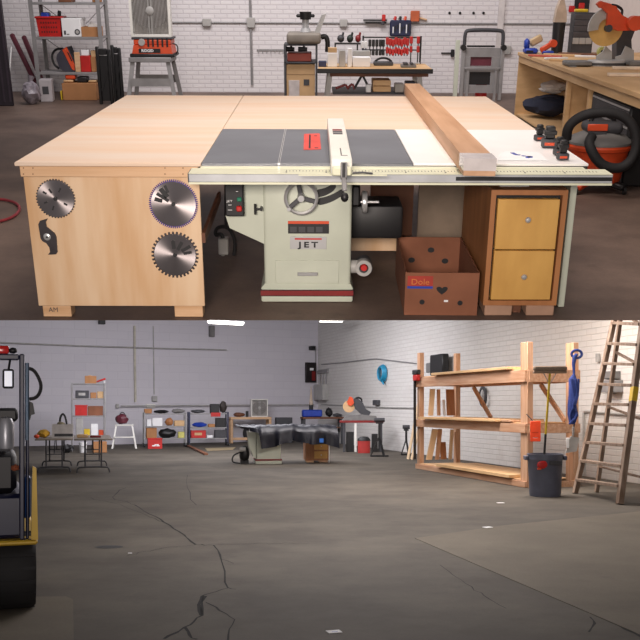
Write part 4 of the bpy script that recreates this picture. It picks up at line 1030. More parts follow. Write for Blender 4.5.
# black tool chest
f = Fr('A', BX+.42, BE-(BE-9.9), 0); f = Fr('A', BX+.345, BE+d2-.80, 0)
o = thing('tool_chest', f, 'black tool chest with pale edge strips under the wall bench behind the shop vacuum', 'tool chest')
MB(BLACK).box(-.3, -.60, .0015, .3, .72, .73, .015).part('body', o)
for z in (.52, .68): MB(ALU).box(-.306, -.56, z, -.3005, .68, z+.018).part('edge_strip', o, 'pale edge strip')
MB(DGREY).box(-.306, -.56, .545, -.3005, .66, .675, .002).part('drawer', o)
MB(DGREY).box(-.306, -.56, .2, -.3005, .66, .51, .002).part('drawer', o)
o = thing('hand_tool', f.sub(-.05, .3, .7315), 'chrome tool lying on the black tool chest', 'tool')
MB(STEEL).cyl((-.1, 0, .03), (.1, .05, .03), .025, n=10).part('body', o); MB(BLACK).cyl((.1, .05, .03), (.18, .07, .03), .03, n=10).part('grip', o)
# things on the bench
gb = 'tools on the far end of the wall bench'
f = onr(529.5, 53.5); k = kof(f, 529, 45)
o = thing('blue_tool', f, 'blue power tool at the far left corner of the wall bench', 'tool', gb)
MB(BLUE).box(-6*k, -.1, 0, 7*k, .08, 5*k, .02).box(-6*k, -.06, 5*k-.02, -1*k, .06, 14*k, .03).part('body', o)
MB(BLACK).box(-5*k, -.102, 1*k, 2*k, -.0985, 3*k).part('printed_panel', o)
MB(mat('tan_plastic', (206, 180, 140), .5)).bar((0, .02, 9*k), (12*k, .06, 15*k), .1, 4*k, (0, 1, 0), .02).part('pale_grip', o, 'pale tan grip')
f = onr(546, 53.5).sub(0, -.12, 0); k = kof(f, 546, 45)
o = thing('orange_clamp', f, 'orange and blue hand tool right of the blue power tool', 'tool', gb)
MB(ORANGE).bar((-8*k, 0, 3*k), (4*k, 0, 10*k), .07, 3.4*k, (0, 1, 0), .015).cyl((4*k, -.05, 10*k), (4*k, .05, 10*k), 3.6*k, n=14).part('arm', o)
MB(BLUE).box(-6*k, -.06, 0, 5*k, .06, 3*k, .01).part('base', o)
f = onr(555, 45.5).sub(.02, -.0, 0); k = kof(f, 555, 25)
o = thing('pointed_cover', f, 'tall beige pointed cover standing in a black base on the wall bench', 'cover')
MB(BLACK).cyl((0, 0, 0), (0, 0, 29*k), 5.6*k, 6.2*k, 18).part('base', o)
pts = [(-6*k, 29*k), (6*k, 29*k), (5.5*k, 38*k), (3*k, 46*k), (.4*k, 54*k), (-.6*k, 53*k), (-4.4*k, 42*k)]
MB(mat('beige_cover', (196, 176, 156), .6, var=.15)).prism(pts, -.06, .06).part('point', o, 'beige point')
f = onr(580, 43.2).sub(0, -.05, 0); k = kof(f, 580, 30)
o = thing('drawer_organizer', f, 'dark small-parts drawer organizer on the wall bench left of the miter saw', 'organizer')
MB(DGREY).box(-10.5*k, 0, 0, 10.5*k, .2, 38*k, .006).part('case', o)
for r in range(5):
    for c in range(1 if r else 3):
        n = 1 if r else 3; x0 = (-9.8 + 19.6*c/n)*k; x1 = (-9.8 + 19.6*(c+1)/n)*k - .4*k
        if r == 0: MB(LGREY).box(x0, -.012, 8.8*k, x1, -.0005, 14.6*k, .002).part('drawer', o)
        else: MB(mat('smoky_drawer', (78, 76, 80), .3)).box(x0, -.012, (10+5.4*r)*k, x1, -.0005, (14.8+5.4*r)*k, .002).part('drawer', o)
MB(YELLOW).box(-8*k, .05, 38*k+.001, 4*k, .19, 41*k, .01).solo('yellow_box', f.sub(0, 0, .001), 'small yellow box on top of the dark organizer', 'box')
f = onr(586, 50).sub(0, -.75, 0)
o = thing('tape_measure', f, 'round white-yellow tape reel in front of the dark organizer', 'tape measure')
MB(mat('reel_green', (176, 180, 110), .5)).lathe([(.001, -.03), (.055, -.03), (.062, -.02), (.062, .02), (.055, .03), (.001, .03)], (0, 0, .064), 'y', 20).part('case', o)
MB(BLACK).lathe([(.001, -.034), (.02, -.033), (.022, -.0305)], (0, 0, .064), 'y', 14).part('hub', o)
f = onr(582, 53).sub(-.0, -.42, 0)
MB(DARKW).box(-.42, -.06, 0, .3, .09, .02, .004, Matrix.Rotation(-.35, 4, 'Z')).solo('dark_board', f, 'dark reddish flat board on the wall bench in front of the organizer', 'board')
for i, (px, py, L_, rz, m, lb) in enumerate(((545, 57, .44, -.55, mat('red_white_stick', (196, 96, 80), .6), 'red-white stick lying near the far edge of the wall bench'), (562, 56, .5, -.6, CARDL, 'pale stick lying right of the red-white stick'), (585, 57.5, .26, -.2, PAPER, 'short white stick at the left of the miter saw'), (572, 62, .6, -.75, CARDL, 'long pale stick lying nearest the front edge of the wall bench'), (556, 59.5, .3, .2, PAPER, 'small white slip lying between the long sticks'))):
    MB(m).box(-L_/2, -.03, 0, L_/2, .03, .024, .004, Matrix.Rotation(rz, 4, 'Z')).solo('stick', onr(px, py), lb, 'stick')
for i, (px, py, lb) in enumerate(((628, 76, 'lower pale wood strip lying by the right picture edge on the wall bench'), (634, 70, 'upper pale wood strip lying under the miter saw by the right picture edge'))):
    MB(mat('pale_strip', (226, 206, 182), .6)).box(-.22, -.05, 0, .4, .05, .03, .004, Matrix.Rotation(-.06, 4, 'Z')).solo('wood_strip', onr(px, py).sub(.0, .1*i-.05, 0), lb, 'wood strip', 'pale strips on the wall bench')
# miter saw
f = onr(612, 67.5); k = kof(f, 612, 40)
V = lambda px, py, y=.1: f.at(px, py, y)
PY = [.1]
def pg(*p): return [V(*q, PY[0]) for q in p]
o = thing('miter_saw', f, 'orange miter saw with yellow blade on the wall bench, top right corner', 'miter saw')
MB(ALU).lathe([(.001, 0), (20*k, 0), (20*k, 4*k), (19*k, 5.5*k), (.001, 5.5*k)], (0, .25, 0), 'z', 32, sy=.55).part('turntable', o)
MB(DGREY).lathe([(20.1*k, .6*k), (20.6*k, .6*k), (20.6*k, 3*k), (20.1*k, 3*k)], (0, .25, 0), 'z', 32, sy=.55, cap=False).part('scale_ring', o)
MB(GREY).box(-44*k, .05, 1*k, -19*k, .32, 5*k, .01).box(-42*k, .0, 0, -36*k, .4, 1*k).part('table_wing', o)
MB(GREY).box(19*k, .05, 1*k, 42*k, .32, 5*k, .01).part('table_wing', o)
PY[0] = .30
mb = MB(LGREY).prism(pg((597, 61.5), (612, 61.5), (612, 52), (606, 46), (603, 52), (597, 56)), .30, .34).prism(pg((616, 61.5), (634, 61.5), (634, 50), (626, 46), (622, 55), (616, 57)), .30, .34); mb.part('fence', o)
MB(DGREY).prism(pg((618, 62), (634, 62), (633, 40), (640, 22), (628, 20), (618, 38)), .36, .55).part('pivot_arm', o)
PY[0] = .08
bc = V(606.5, 28, .18)
MB(mat('yellow_blade', (222, 182, 110), .4, .2)).lathe([(.001, -.004), (17.5*k, -.004), (17.5*k, .004), (.001, .004)], (bc[0], .2, bc[1]), 'y', 40).part('blade', o, 'yellow blade')
pts = [(bc[0] + 19*k*math.cos(a), bc[1] + 19*k*math.sin(a)) for a in [R_(20 + i*10) for i in range(18)]] + [(bc[0] + 9*k*math.cos(a), bc[1] + 9*k*math.sin(a)) for a in [R_(190 - i*10) for i in range(18)]]
MB(LGREY).prism(pts, .15, .192).part('blade_guard', o)
MB(ORANGE).prism(pg((607, 26), (618, 31), (640, 30), (652, 26), (652, 16), (640, 16), (630, 19), (622, 15), (616, 6), (606, 4), (602, 8), (608, 14)), .08, .145).part('motor_housing', o)
MB(ORANGE).cyl((V(632, 23)[0], -.04, V(632, 23)[1]), (V(632, 23)[0], .079, V(632, 23)[1]), 7*k, n=18).part('motor', o)
MB(BLACK).tube([(V(*p)[0], .11, V(*p)[1]) for p in ((612, 5), (618, 6), (623, 10), (622, 15), (617, 18))], 1.3*k, 8, smoothen=2).part('handle', o)
MB(ORANGE).prism(pg((597, 4), (601, 1), (612, 4), (610, 9), (600, 8)), .09, .15).part('grip', o)
MB(DGREY).cyl((bc[0], .07, bc[1]), (bc[0], .1495, bc[1]), 3.5*k, n=14).part('arbor', o)
# wall: black pegboard with small red things
f = Fr('A', 0, WALL_D-.001, 0); a0, b0, a1, b1 = f.rect(574, 1, 589, 14)
o = thing('pegboard', f.sub((a0+a1)/2, 0, b0), 'black pegboard on the wall above the organizer', 'pegboard')
MB(BLACK).box(-(a1-a0)/2, -.02, 0, (a1-a0)/2, 0, .5, .004).part('board', o)
f2 = f.sub(0, -.02, 0)
for i, (px, py) in enumerate(((571.5, 9), (581, 6))):
    x, z = f.at(px, py); MB(RED).box(-.05, -.04, -.05, .05, -.001, .05, .012).solo('red_tag', f.sub(x, 0 if px < 574 else -.021, z), 'small red tag on the wall above the organizer, ' + ('beside the pegboard' if px < 574 else 'on the pegboard'), 'tag')
# ---------------------------------------------------------------- shop vacuum
VF = on_floor('A', 598, 196.5).sub(0, .30, 0)
k = kof(VF, 598, 150); vx = VF.at(598, 150)[0]; VF = VF.sub(vx, 0, 0)
Z = lambda py, y=0: VF.at(602, py, y)[1]
o = thing('shop_vacuum', VF, 'orange and grey shop vacuum with coiled black hose on the floor at right', 'vacuum')
r = .288; zr = Z(139.5)
MB(ORANGE).lathe([(.001, .09), (r*.76, .09), (r*.80, .12), (r*.93, zr-.09), (r*1.0, zr-.075), (r*1.02, zr-.05), (r*.98, zr-.03), (.001, zr-.03)], (0, 0, 0), 'z', 36).part('drum', o)
MB(GREY).lathe([(r*1.0, zr-.0295), (r*1.0, zr-.01), (r*.86, zr+.03), (r*.5, zr+.075), (.001, zr+.08)], (0, 0, 0), 'z', 36).part('lid', o)
zt_ = Z(121)
mh = MB(DGREY).box(-.15, -.15, zr+.06, .17, .15, zt_, .05, seg=3).part('motor_head', o)
MB(ORANGE).box(-.16, -.165, zr+.095, .02, -.1505, zr+.155, .006).part('switch_plate', mh, 'orange switch plate')
MB(DGREY).box(-.15, -.162, zr+.03, .015, -.1505, zr+.09, .004).part('name_plate', mh)
MB(BLACK).tube([(-.1, 0, zt_-.02), (-.08, 0, zt_+.05), (.1, 0, zt_+.05), (.12, 0, zt_-.02)], .02, 8, smoothen=2).part('carry_handle', o)
for a in (45, 135, 225, 315):
    c, sn = math.cos(R_(a)), math.sin(R_(a)); 
    p = MB(ORANGE if a in (225,) else BLACK).bar((c*.16, sn*.16, .085), (c*.31, sn*.31, .06), .09, .05, b=.012).part('foot', o)
    MB(BLACK).cyl((c*.31-.012, sn*.31, .0335), (c*.31+.012, sn*.31, .0335), .032, n=14).part('caster', p)
MB(BLACK).box(-.33, -.08, zr-.06, -.29, .08, zr-.0, .01).box(.29, -.06, zr-.06, .33, .06, zr, .01).part('latch', o)
hp = [VF.p3(px, py, y) for px, py, y in ((566.5, 139, -.25), (567.5, 128, -.28), (575, 119.5, -.30), (588, 113.5, -.34), (602, 112, -.36), (618, 113.5, -.38), (630, 121, -.40), (636, 133, -.41), (637, 147, -.42), (632, 160, -.43), (623, 167.5, -.43), (613, 168.5, -.43), (603, 165.5, -.42), (596, 159, -.41), (591, 150, -.40), (588.5, 142, -.36), (592, 136.5, -.30))]
MB(RUBBER).tube(hp, .043, 12, smoothen=2).part('hose', o, 'thick black hose')
# ================================================================= THE HALL (lower place)
H = Fr('B')
KX, KY = H.fl(318, 440.5)
RZF, RZS = R_(28), math.atan2(H.fl(640, 484)[1]-KY, H.fl(640, 484)[0]-KX)
FARW = Fr('B', KX, KY, 0, RZF)          # along the far wall, x runs right to the corner, y into the wall
SIDEW = Fr('B', KX, KY, 0, RZS)         # along the side wall, x runs from the corner towards the viewer
CEIL = 5.05
CONC_B = concrete('hall_concrete', (68, 61, 52), (92, 85, 74), (56, 50, 43), 0.8, 0.85)
CONC_P = concrete('hall_concrete_patch', (92, 84, 70), (108, 99, 84), (80, 72, 61), 0.7, 0.85)
CRACK = mat('dark_crack', (16, 15, 14), .95)
fl_pts = [(-34, 3), (14, 3), (14, 12)]
fr_ = FARW.sub(-40, .5, 0); p_l = fr_.L @ Vector((0, 0, 0)); p_c = FARW.L @ Vector((.3, .5, 0)); p_s = SIDEW.L @ Vector((36, .3, 0))
fp = [(p_l.x, 2.5), (p_s.x, 2.5), (p_s.x, p_s.y), (p_c.x, p_c.y), (p_l.x, p_l.y)]
fo = MB(CONC_B).prism(fp, -.1, 0, 'z').struct('hall_floor', H)
q = [H.fl(*p) for p in ((415, 538.5), (500, 526), (700, 505.5), (760, 702), (640, 635))]
MB(CONC_P).prism(q, .0005, .004, 'z').struct('floor_patch', H, fo)
q = [H.fl(*p) for p in ((-40, 598), (66, 597), (73, 600), (74, 660), (-60, 660))]
MB(CONC_P).prism(q, .0005, .005, 'z').struct('floor_patch', H, fo)
def crack(pts, w, jit=1.6):
    P_ = [pts[0]]
    for a, b in zip(pts, pts[1:]):
        n = max(2, int(math.hypot(b[0]-a[0], b[1]-a[1])/5))
        for i in range(1, n+1): P_.append((a[0]+(b[0]-a[0])*i/n + random.uniform(-jit, jit), a[1]+(b[1]-a[1])*i/n + random.uniform(-jit, jit)*.45))
    P_ = [Vector((*H.fl(*p), 0)) for p in P_]; L_, R__ = [], []
    for i, p in enumerate(P_):
        d = (P_[min(i+1, len(P_)-1)] - P_[max(i-1, 0)]).normalized(); nrm = Vector((-d.y, d.x, 0)); ww = .75*w*random.uniform(.45, 1.2)
        L_.append(p + nrm*ww); R__.append(p - nrm*ww)
    vs = [(v.x, v.y, .0012) for v in L_ + R__]; n = len(P_)
    mb = MB(CRACK); mb._put(vs, [(i, i+1, n+i+1, n+i) for i in range(n-1)]); mb.struct('floor_crack', H, fo)
Z6 = lambda *p: [(a/2, 440 + b/2) for a, b in p]
crack(Z6((270, 130), (330, 165), (375, 195), (390, 210), (430, 210), (445, 250), (455, 295), (408, 312), (405, 350), (370, 375), (330, 398)), .016)
crack(Z6((408, 312), (400, 330), (404, 352)), .03)
crack(Z6((455, 295), (470, 298)), .012); crack(Z6((412, 325), (440, 340), (468, 360), (455, 400)), .009)
crack(Z6((390, 210), (330, 215), (250, 232)), .008); crack(Z6((430, 210), (500, 208), (620, 206)), .008)
crack(Z6((270, 130), (222, 115), (240, 98), (290, 92)), .010); crack(Z6((440, 238), (468, 246)), .008)
crack(Z6((370, 375), (378, 392), (395, 400)), .014); crack(Z6((330, 165), (240, 130), (80, 95)), .006)
crack([(415, 538), (460, 555), (520, 582), (580, 608), (645, 638)], .018, .8); crack([(590, 617), (594, 624), (588, 632)], .012)
crack([(440, 565), (475, 590), (505, 608)], .006); crack(Z6((375, 70), (372, 95), (390, 130)), .006); crack([(205, 466), (240, 470), (285, 468)], .008)
WALLB = brick('hall_far_wall_paint', (212, 208, 214), (208, 204, 211), (203, 199, 206), 0, .25, wear=.15, worn=(176, 172, 176), bw=.8, bh=.3)
WALLS = brick('hall_side_brick', (224, 221, 216), (220, 216, 211), (210, 206, 201), 0, .5, wear=.35, worn=(178, 160, 148), bw=.36, bh=.12)
wl = MB(WALLB).box(-40, 0, .0015, .25, .25, CEIL + .3).struct('wall_left', FARW)
MB(WALLS).box(.02, 0, .0015, 36, .25, CEIL + .3).struct('wall_side', SIDEW)
o1 = FARW.L @ Vector((-9, .2, 0)); o2 = FARW.L @ Vector((.2, .2, 0)); o3 = SIDEW.L @ Vector((17, .2, 0)); 
MB(mat('ceiling_paint', (150, 150, 156), .8)).prism([(o1.x, o1.y), (o2.x, o2.y), (o3.x, o3.y), (o3.x-12, o3.y-1)], CEIL, CEIL+.2, 'z').struct('ceiling', H)
def tube_lamp(px, py, Y, rz, lb, hw):
    f0 = Fr('B', 0, Y, 0); x, z = f0.at(px, py); f = f0.sub(x, 0, z, rz)
    o = thing('ceiling_lamp', f, lb, 'ceiling lamp', None)
    MB(WPAINT).box(-hw, -.1, .02, hw, .1, .09, .01).part('housing', o)
    MB(LAMPW).box(-hw+.03, -.085, 0, hw-.03, .085, .0195, .005).part('diffuser', o, 'lit diffuser')
    MB(GALV).cyl((-hw*.6, 0, .09), (-hw*.6, 0, CEIL-z+.01), .008, n=6).cyl((hw*.6, 0, .09), (hw*.6, 0, CEIL-z+.01), .008, n=6).part('hanger', o)
tube_lamp(226, 324.2, 27.5, R_(35), 'left of the two lit ceiling lamps high over the far wall', .56)
tube_lamp(331, 322, 33.0, R_(10), 'right of the two lit ceiling lamps, nearer the room corner', .42)
# ---- wall fittings
def wbox(fr, r, d, m, name, lb, cat, extra=None):
    x0, z0, x1, z1 = fr.rect(*r); f = fr.sub((x0+x1)/2, -.003, z0); w = (x1-x0)/2; h = z1-z0
    o = thing(name, f, lb, cat)
    MB(m).box(-w, -d, 0, w, 0, h, .01).part('body', o)
    return o, w, h
o, w, h = wbox(FARW, (304.8, 362.5, 315.0, 382.5), .12, mat('black_panel_steel', (30, 22, 24), .4), 'breaker_box', 'black electrical panel on the far wall beside the corner', 'electrical panel')
MB(PAPER).box(-w*.3, -.124, h*.6, w*.45, -.1202, h*.72).part('label', o, 'white label'); MB(DRED).box(w*.1, -.124, h*.1, w*.8, -.1202, h*.55).part('door_patch', o)
o, w, h = wbox(SIDEW, (319.2, 369.5, 329, 373.5), .09, GALV, 'conduit_gutter', 'grey metal wire box on the side wall near the corner, pipes running down from it', 'wire box')
o, w, h = wbox(SIDEW, (319.5, 384.5, 328.5, 400), .25, LGREY, 'switch_box', 'grey switch box below the wire box on the side wall', 'switch box')
x0, z0, x1, z1 = SIDEW.rect(320, 373.6, 328.6, 384.4)
f = SIDEW.sub((x0+x1)/2, -.06, z0)
o = thing('conduit_pipe', f, 'grey pipes joining the wire box to the switch box below it', 'pipe')
for i in (-.35, 0, .35): MB(GALV).cyl((i*(x1-x0), 0, .012), (i*(x1-x0), 0, z1-z0-.012), .03, n=8).part('pipe', o)
o, w, h = wbox(FARW, (308.6, 346.3, 312.4, 350.2), .3, BLACK, 'security_camera', 'small black camera on the far wall above the electrical panel', 'camera')
MB(GALV).tube([(w+.0, -.04, h*.5), (.16, -.04, h*.6), (.22, -.04, .0), (.22, -.04, -.5)], .02, 6, smoothen=2).part('cable', o)
# long conduits along the far wall, cables
def run(fr, pts, r, m, name, lb, cat, y=-.03):
    P_ = [Vector((fr.at(*p)[0], y, fr.at(*p)[1])) for p in pts]; b = P_[0]
    f = fr.sub(b.x, 0, b.z); return MB(m).tube([p - Vector((b.x, 0, b.z)) for p in P_], r, 6).solo(name, f, lb, cat)
run(FARW, [(-20, 342), (80, 346), (160, 348.5), (225, 350)], .025, LGREY, 'conduit_pipe', 'upper long thin conduit high on the left of the far wall', 'conduit', -.14)
run(FARW, [(119.5, 406), (180, 405.5), (250, 405), (312, 404.8)], .022, LGREY, 'conduit_pipe', 'lower long conduit on the far wall behind the shelves', 'conduit', -.18)
run(FARW, [(153, 326), (153.5, 360), (154, 394.5)], .02, LGREY, 'conduit_pipe', 'thin vertical conduit on the far wall above the left tool shelf', 'conduit')
run(FARW, [(134, 326), (134.5, 370), (135, 402)], .045, mat('yellowed_pipe', (206, 200, 184), .7), 'drain_pipe', 'yellowed vertical pipe on the far wall above the white step stool', 'pipe', -.055)
run(SIDEW, [(322, 364.5), (345, 362.5), (366, 359.8), (377, 358.8), (395, 361), (417, 363.5)], .02, GALV, 'wall_cable', 'thin sagging cable strung along the side wall above the blue hose', 'cable')
run(SIDEW, [(322, 404.3), (350, 405.6), (378, 407.2), (416, 408)], .022, LGREY, 'conduit_pipe', 'conduit along the side wall behind the miter saw', 'conduit')
o, w, h = wbox(FARW, (151.5, 396, 156.5, 401.5), .1, LGREY, 'outlet_box', 'small grey box at the foot of the vertical conduit on the far wall', 'outlet box')
o, w, h = wbox(FARW, (145.5, 404, 154.5, 407.5), .12, WPAINT, 'wall_heater', 'small white box on the far wall over the left tool shelf', 'wall box')
o, w, h = wbox(FARW, (115.5, 404, 118.5, 408), .1, LGREY, 'junction_box', 'small grey box at the left end of the lower conduit', 'junction box')
o, w, h = wbox(FARW, (208.5, 326, 213, 337), .2, GREY, 'wall_speaker', 'grey box high on the far wall between the two ceiling lamps', 'wall box')
o, w, h = wbox(SIDEW, (376, 400, 380.5, 405.2), .12, DGREY, 'outlet_box', 'dark outlet box on the side wall above the roller stand', 'outlet box')
o, w, h = wbox(FARW, (98, 318.5, 104, 324.5), .2, BLACK, 'wall_fitting', 'small black fitting at the very top of the far wall on the left', 'wall fitting')
x, z = SIDEW.at(384.5, 373.5); f = SIDEW.sub(x, -.06, z)
o = thing('hose_coil', f, 'coil of turquoise hose hanging on the white side wall', 'hose')
k = abs(SIDEW.at(385, 373)[0]-SIDEW.at(384, 373)[0]); kz = SIDEW.at(384, 373)[1]-SIDEW.at(384, 374)[1]
for i in range(4):
    MB(TEAL).tube([((3.3-.25*i)*k*math.cos(a) + .2*k*i, -.035*i, (8.2-.5*i)*kz*math.sin(a)) for a in [2*PI*j/18 for j in range(18)]], .035, 6, closed=True).part('hose_loop', o)
MB(TEAL).tube([(1*k, -.06, -7*kz), (2*k, -.08, -9*kz), (2.4*k, -.05, -11*kz)], .03, 6, smoothen=1).part('hose_end', o)

# ---------------------------------------------------------------- small builder for hall furniture standing on the floor
def base(px, py, rz=R_(15)): return on_floor('B', px, py, rz)
def kk(f, px, py, y=0.0): return f.at(px+1, py, y)[0]-f.at(px, py, y)[0]
def shelf4(name, fl, r, zs, depth, mpost, mshelf, lb, cat, posts=.05, rear=True, casters=False):
    x0, _, x1, zt_ = fl.rect(*r); f = fl.sub((x0+x1)/2, 0, 0); w = (x1-x0)/2
    o = thing(name, f.sub(0, depth/2, 0), lb, cat); h = depth/2; z0 = .12 if casters else .002
    for sx in (-1, 1):
        for sy in (-1, 1):
            MB(mpost).box(sx*w-posts/2, sy*h-posts/2, z0, sx*w+posts/2, sy*h+posts/2, zt_, .004).part('post', o)
            if casters: MB(BLACK).cyl((sx*w-.03, sy*h, .061), (sx*w+.03, sy*h, .061), .06, n=12).part('caster', o)
    zz = []
    for y in zs:
        z = f.at((r[0]+r[2])/2, y)[1]; zz.append(z)
        MB(mshelf).box(-w+posts/2+.001, -h+.005, z-.04, w-posts/2-.001, h-.005, z, .004).part('shelf_board', o)
    return o, f, zz
def block(f, r, d, m, name, lb, cat, grp=None, y=.06, z=None, b=.01, **k): return carton(f, r, d, m, name, lb, cat, grp, y=y, z=z, b=b, **k)
def lump(f, px, py, wpx, hpx, m, name, lb, cat, grp=None, y=.15, z=0.0, jit=.4, d=.15):
    x, z1 = f.at(px, py, y); k = kk(f, px, py, y); g = f.sub(x, y, z+.003)
    hh = hpx*k/2; mb = MB(m).ball((0, 0, hh), wpx*k/2, d, hh*.98, jit*.6, 3)
    for v in mb.bm.verts: v.co.z = max(0.0, v.co.z)
    return mb.solo(name, g, lb, cat, grp)

# ---------------------------------------------------------------- metal shelf by the left of the far wall
MS = base(90, 451.5)
_, f, z = shelf4('shelf_unit', MS, (72, 383, 105, 451), (383.4, 398.3, 415.6, 436), .55, GALV, GALV, 'grey metal shelf with red crates against the far wall, left', 'shelf')
f = MS; g = 'things on the grey metal shelf'
o = crate(f, (85, 376, 96.5, 384.5), .34, CARD, 'card_box', 'open brown card box on top of the grey metal shelf', 'box', g, y=.08, z=z[0])
lump(f, 90, 376, 9, 8, PINE, 'offcut_pile', 'wood scraps heaped in the open card box on top of the shelf', 'scraps', None, y=.25, z=z[0]+.02, d=.1, jit=.3)
xx, zz_ = f.at(98, 374.5, .2)
MB(RED).bar((-.12, 0, .0), (.16, 0, .10), .06, .1, (0, 1, 0), .02).solo('red_tool', f.sub(f.at(100.5, 380, .3)[0], .3, z[0]+.06), 'red tool leaning right of the open card box on the shelf top', 'tool')
block(f, (103.2, 380.5, 105.6, 384.5), .07, ALU, 'small_can', 'small shiny can at the right end of the shelf top', 'can', g, z=z[0])
block(f, (75.5, 390.5, 89, 398), .4, DGREY, 'grey_case', 'dark grey case on the second shelf from the top', 'case', g, z=z[1], mark=LGREY)
block(f, (90.5, 392.5, 96.5, 398), .25, CARD, 'tan_box', 'left tan box beside the dark grey case', 'box', g, z=z[1])
block(f, (97.2, 391.5, 103.5, 398), .25, CARDL, 'pale_box', 'right pale box beside the dark grey case', 'box', g, z=z[1])
crate(f, (75.2, 405.5, 87.2, 415.5), .4, RED, 'red_crate', 'red crate on the third shelf of the grey metal shelf', 'crate', g, y=.06, z=z[2], rim=RED)
crate(f, (88, 406, 103, 415.5), .4, CARDR, 'brown_crate', 'red-brown box right of the red crate', 'box', g, y=.06, z=z[2])
lump(f, 96, 405, 7, 5, LGREY, 'grey_bag', 'grey bag bulging out of the red-brown box', 'bag', None, y=.25, z=z[2]+.14, d=.09)
block(f, (76, 418, 83, 436), .2, LGREY, 'plastic_jug', 'tall pale jug on the lowest shelf of the metal shelf', 'jug', g, z=z[3])
block(f, (84, 429, 90, 436), .2, YELLOW, 'yellow_box', 'yellow box beside the tall pale jug', 'box', g, z=z[3])
block(f, (91, 424, 98, 436), .2, PAPER, 'white_tub', 'white tub on the lowest shelf, right', 'tub', g, z=z[3])
block(f, (98.8, 430, 103.5, 436), .2, ORANGE, 'orange_box', 'small orange box at the right end of the lowest shelf', 'box', g, z=z[3])
f2 = MS.sub(0, -.55, 0)
for i, (a, b, t_, m, nm, lb, cat) in enumerate(((62, 73, 444, BLACK, 'black_bag', 'black bag on the floor beneath the left folding table', 'bag'), (79, 87, 442, PAPER, 'white_bucket', 'white bucket on the floor beneath the folding tables', 'bucket'), (92.5, 106.5, 441.5, CARD, 'floor_carton', 'brown carton on the floor beneath the right folding table', 'cardboard box'))):
    xa, _, xb, zt_ = f2.rect(a, t_, b, 450)
    g_ = f2.sub((xa+xb)/2, -.1, .002); w = (xb-xa)/2
    if 'bucket' in nm:
        o = thing(nm, g_, lb, cat); MB(m).lathe([(.001, 0), (w*.8, 0), (w, zt_), (w*.94, zt_), (w*.75, .03), (.001, .03)], (0, 0, 0), 'z', 18).part('body', o); MB(GALV).tube([(-w, 0, zt_*.9), (-w*.7, -.16, zt_*.6), (w*.7, -.16, zt_*.6), (w, 0, zt_*.9)], .01, 6, smoothen=2).part('handle', o)
    elif 'bag' in nm: MB(m).ball((0, 0, zt_*.5), w, .15, zt_*.49, .3, 3).solo(nm, g_, lb, cat)
    else: MB(m).box(-w, -.2, 0, w, .2, zt_, .01).solo(nm, g_, lb, cat)
# ---------------------------------------------------------------- two folding tables
def folding_table(px0, px1, lb):
    f0 = on_floor('B', (px0+px1)/2, 473.5, R_(14)); x0, _, x1, z1 = f0.rect(px0, 438.6, px1, 441.2); w = (x1-x0)/2; D_ = 2.3
    f = f0.sub((x0+x1)/2, 0, 0); o = thing('folding_table', f, lb, 'table', 'folding tables at the left of the hall')
    MB(mat('table_laminate', (150, 140, 128), .5)).box(-w, -.12, z1-.035, w, D_+.12, z1, .008).part('tabletop', o)
    for y in (.0, D_):
        for sx in (-1, 1):
            xx = sx*w*.42
            MB(DGREY).cyl((xx, y, .14), (xx, y, z1-.0355), .017, n=8).part('leg', o)
        MB(DGREY).tube([(-w*.85, y, .017), (-w*.82, y, .10), (-w*.7, y, .14), (w*.7, y, .14), (w*.82, y, .10), (w*.85, y, .017)], .017, 8, smoothen=1).part('foot_bar', o)
        MB(DGREY).bar((-w*.42, y, z1*.55), (w*.42, y, z1*.55), .02, .02).part('cross_bar', o)
    MB(DGREY).bar((0, .02, z1*.55), (0, .7, z1-.04), .018, .018).part('brace', o); MB(DGREY).bar((0, D_-.02, z1*.55), (0, D_-.7, z1-.04), .018, .018).part('brace', o)
    return f, z1
FT1, tz = folding_table(35, 73.2, 'left of the two folding tables with bent metal legs, white box on it')
FT2, _ = folding_table(74, 112.5, 'right of the two folding tables with bent metal legs')
f = FT1.sub(0, .35, 0)
x0, _, x1, z1 = f.rect(51.8, 424, 73, 438)
o = crate(f, (51.8, 424.5, 73, 438), .45, mat('dirty_white_carton', (212, 208, 206), .8), 'white_carton', 'open white box heaped with tools on the left folding table', 'box', None, z=tz)
lump(f, 61, 420, 9, 8, mat('khaki_tools', (130, 122, 96), .8), 'tool_heap', 'khaki tools heaped in the open white box', 'tools', None, y=.25, z=z1-.12, d=.11)
MB(DGREY).box(f.at(54, 436)[0]-f.at(62, 436)[0], -.226, .03, .22, -.2255, .09).part('printed_mark', o) if o else None
xx, _ = f.at(63, 420, .36)
MB(BLACK).tube([(-.06, 0, 0), (-.07, 0, .22), (-.02, 0, .33), (.03, 0, .31), (.07, 0, .18), (.09, 0, .0)], .022, 8, smoothen=2).solo('hose_loop', f.sub(xx, .40, z1-.11), 'black bent hose sticking up out of the open white box', 'hose')
lump(f, 43.5, 434, 13, 9, mat('yellow_bag', (226, 176, 60), .6), 'yellow_bag', 'yellow-orange bag on the left folding table beside the white box', 'bag', None, y=.1, z=tz, d=.14)
f3 = FT1.sub(0, -.02, 0); x, _ = f3.at(36.5, 436)
MB(ORANGE).ball((0, 0, .045), .06, .06, .045, .1).solo('orange_pack', f3.sub(x, .1, tz+.002), 'small orange pack at the left corner of the left folding table', 'pack')
block(FT2.sub(0, .5, 0), (77, 434.5, 88, 438), .2, CARDL, 'flat_box', 'flat pale box on the right folding table', 'box', None, z=tz)
block(FT2.sub(0, .5, 0), (90, 435.8, 101, 438), .2, DRED, 'red_folder', 'flat dark red folder on the right folding table', 'folder', None, z=tz)
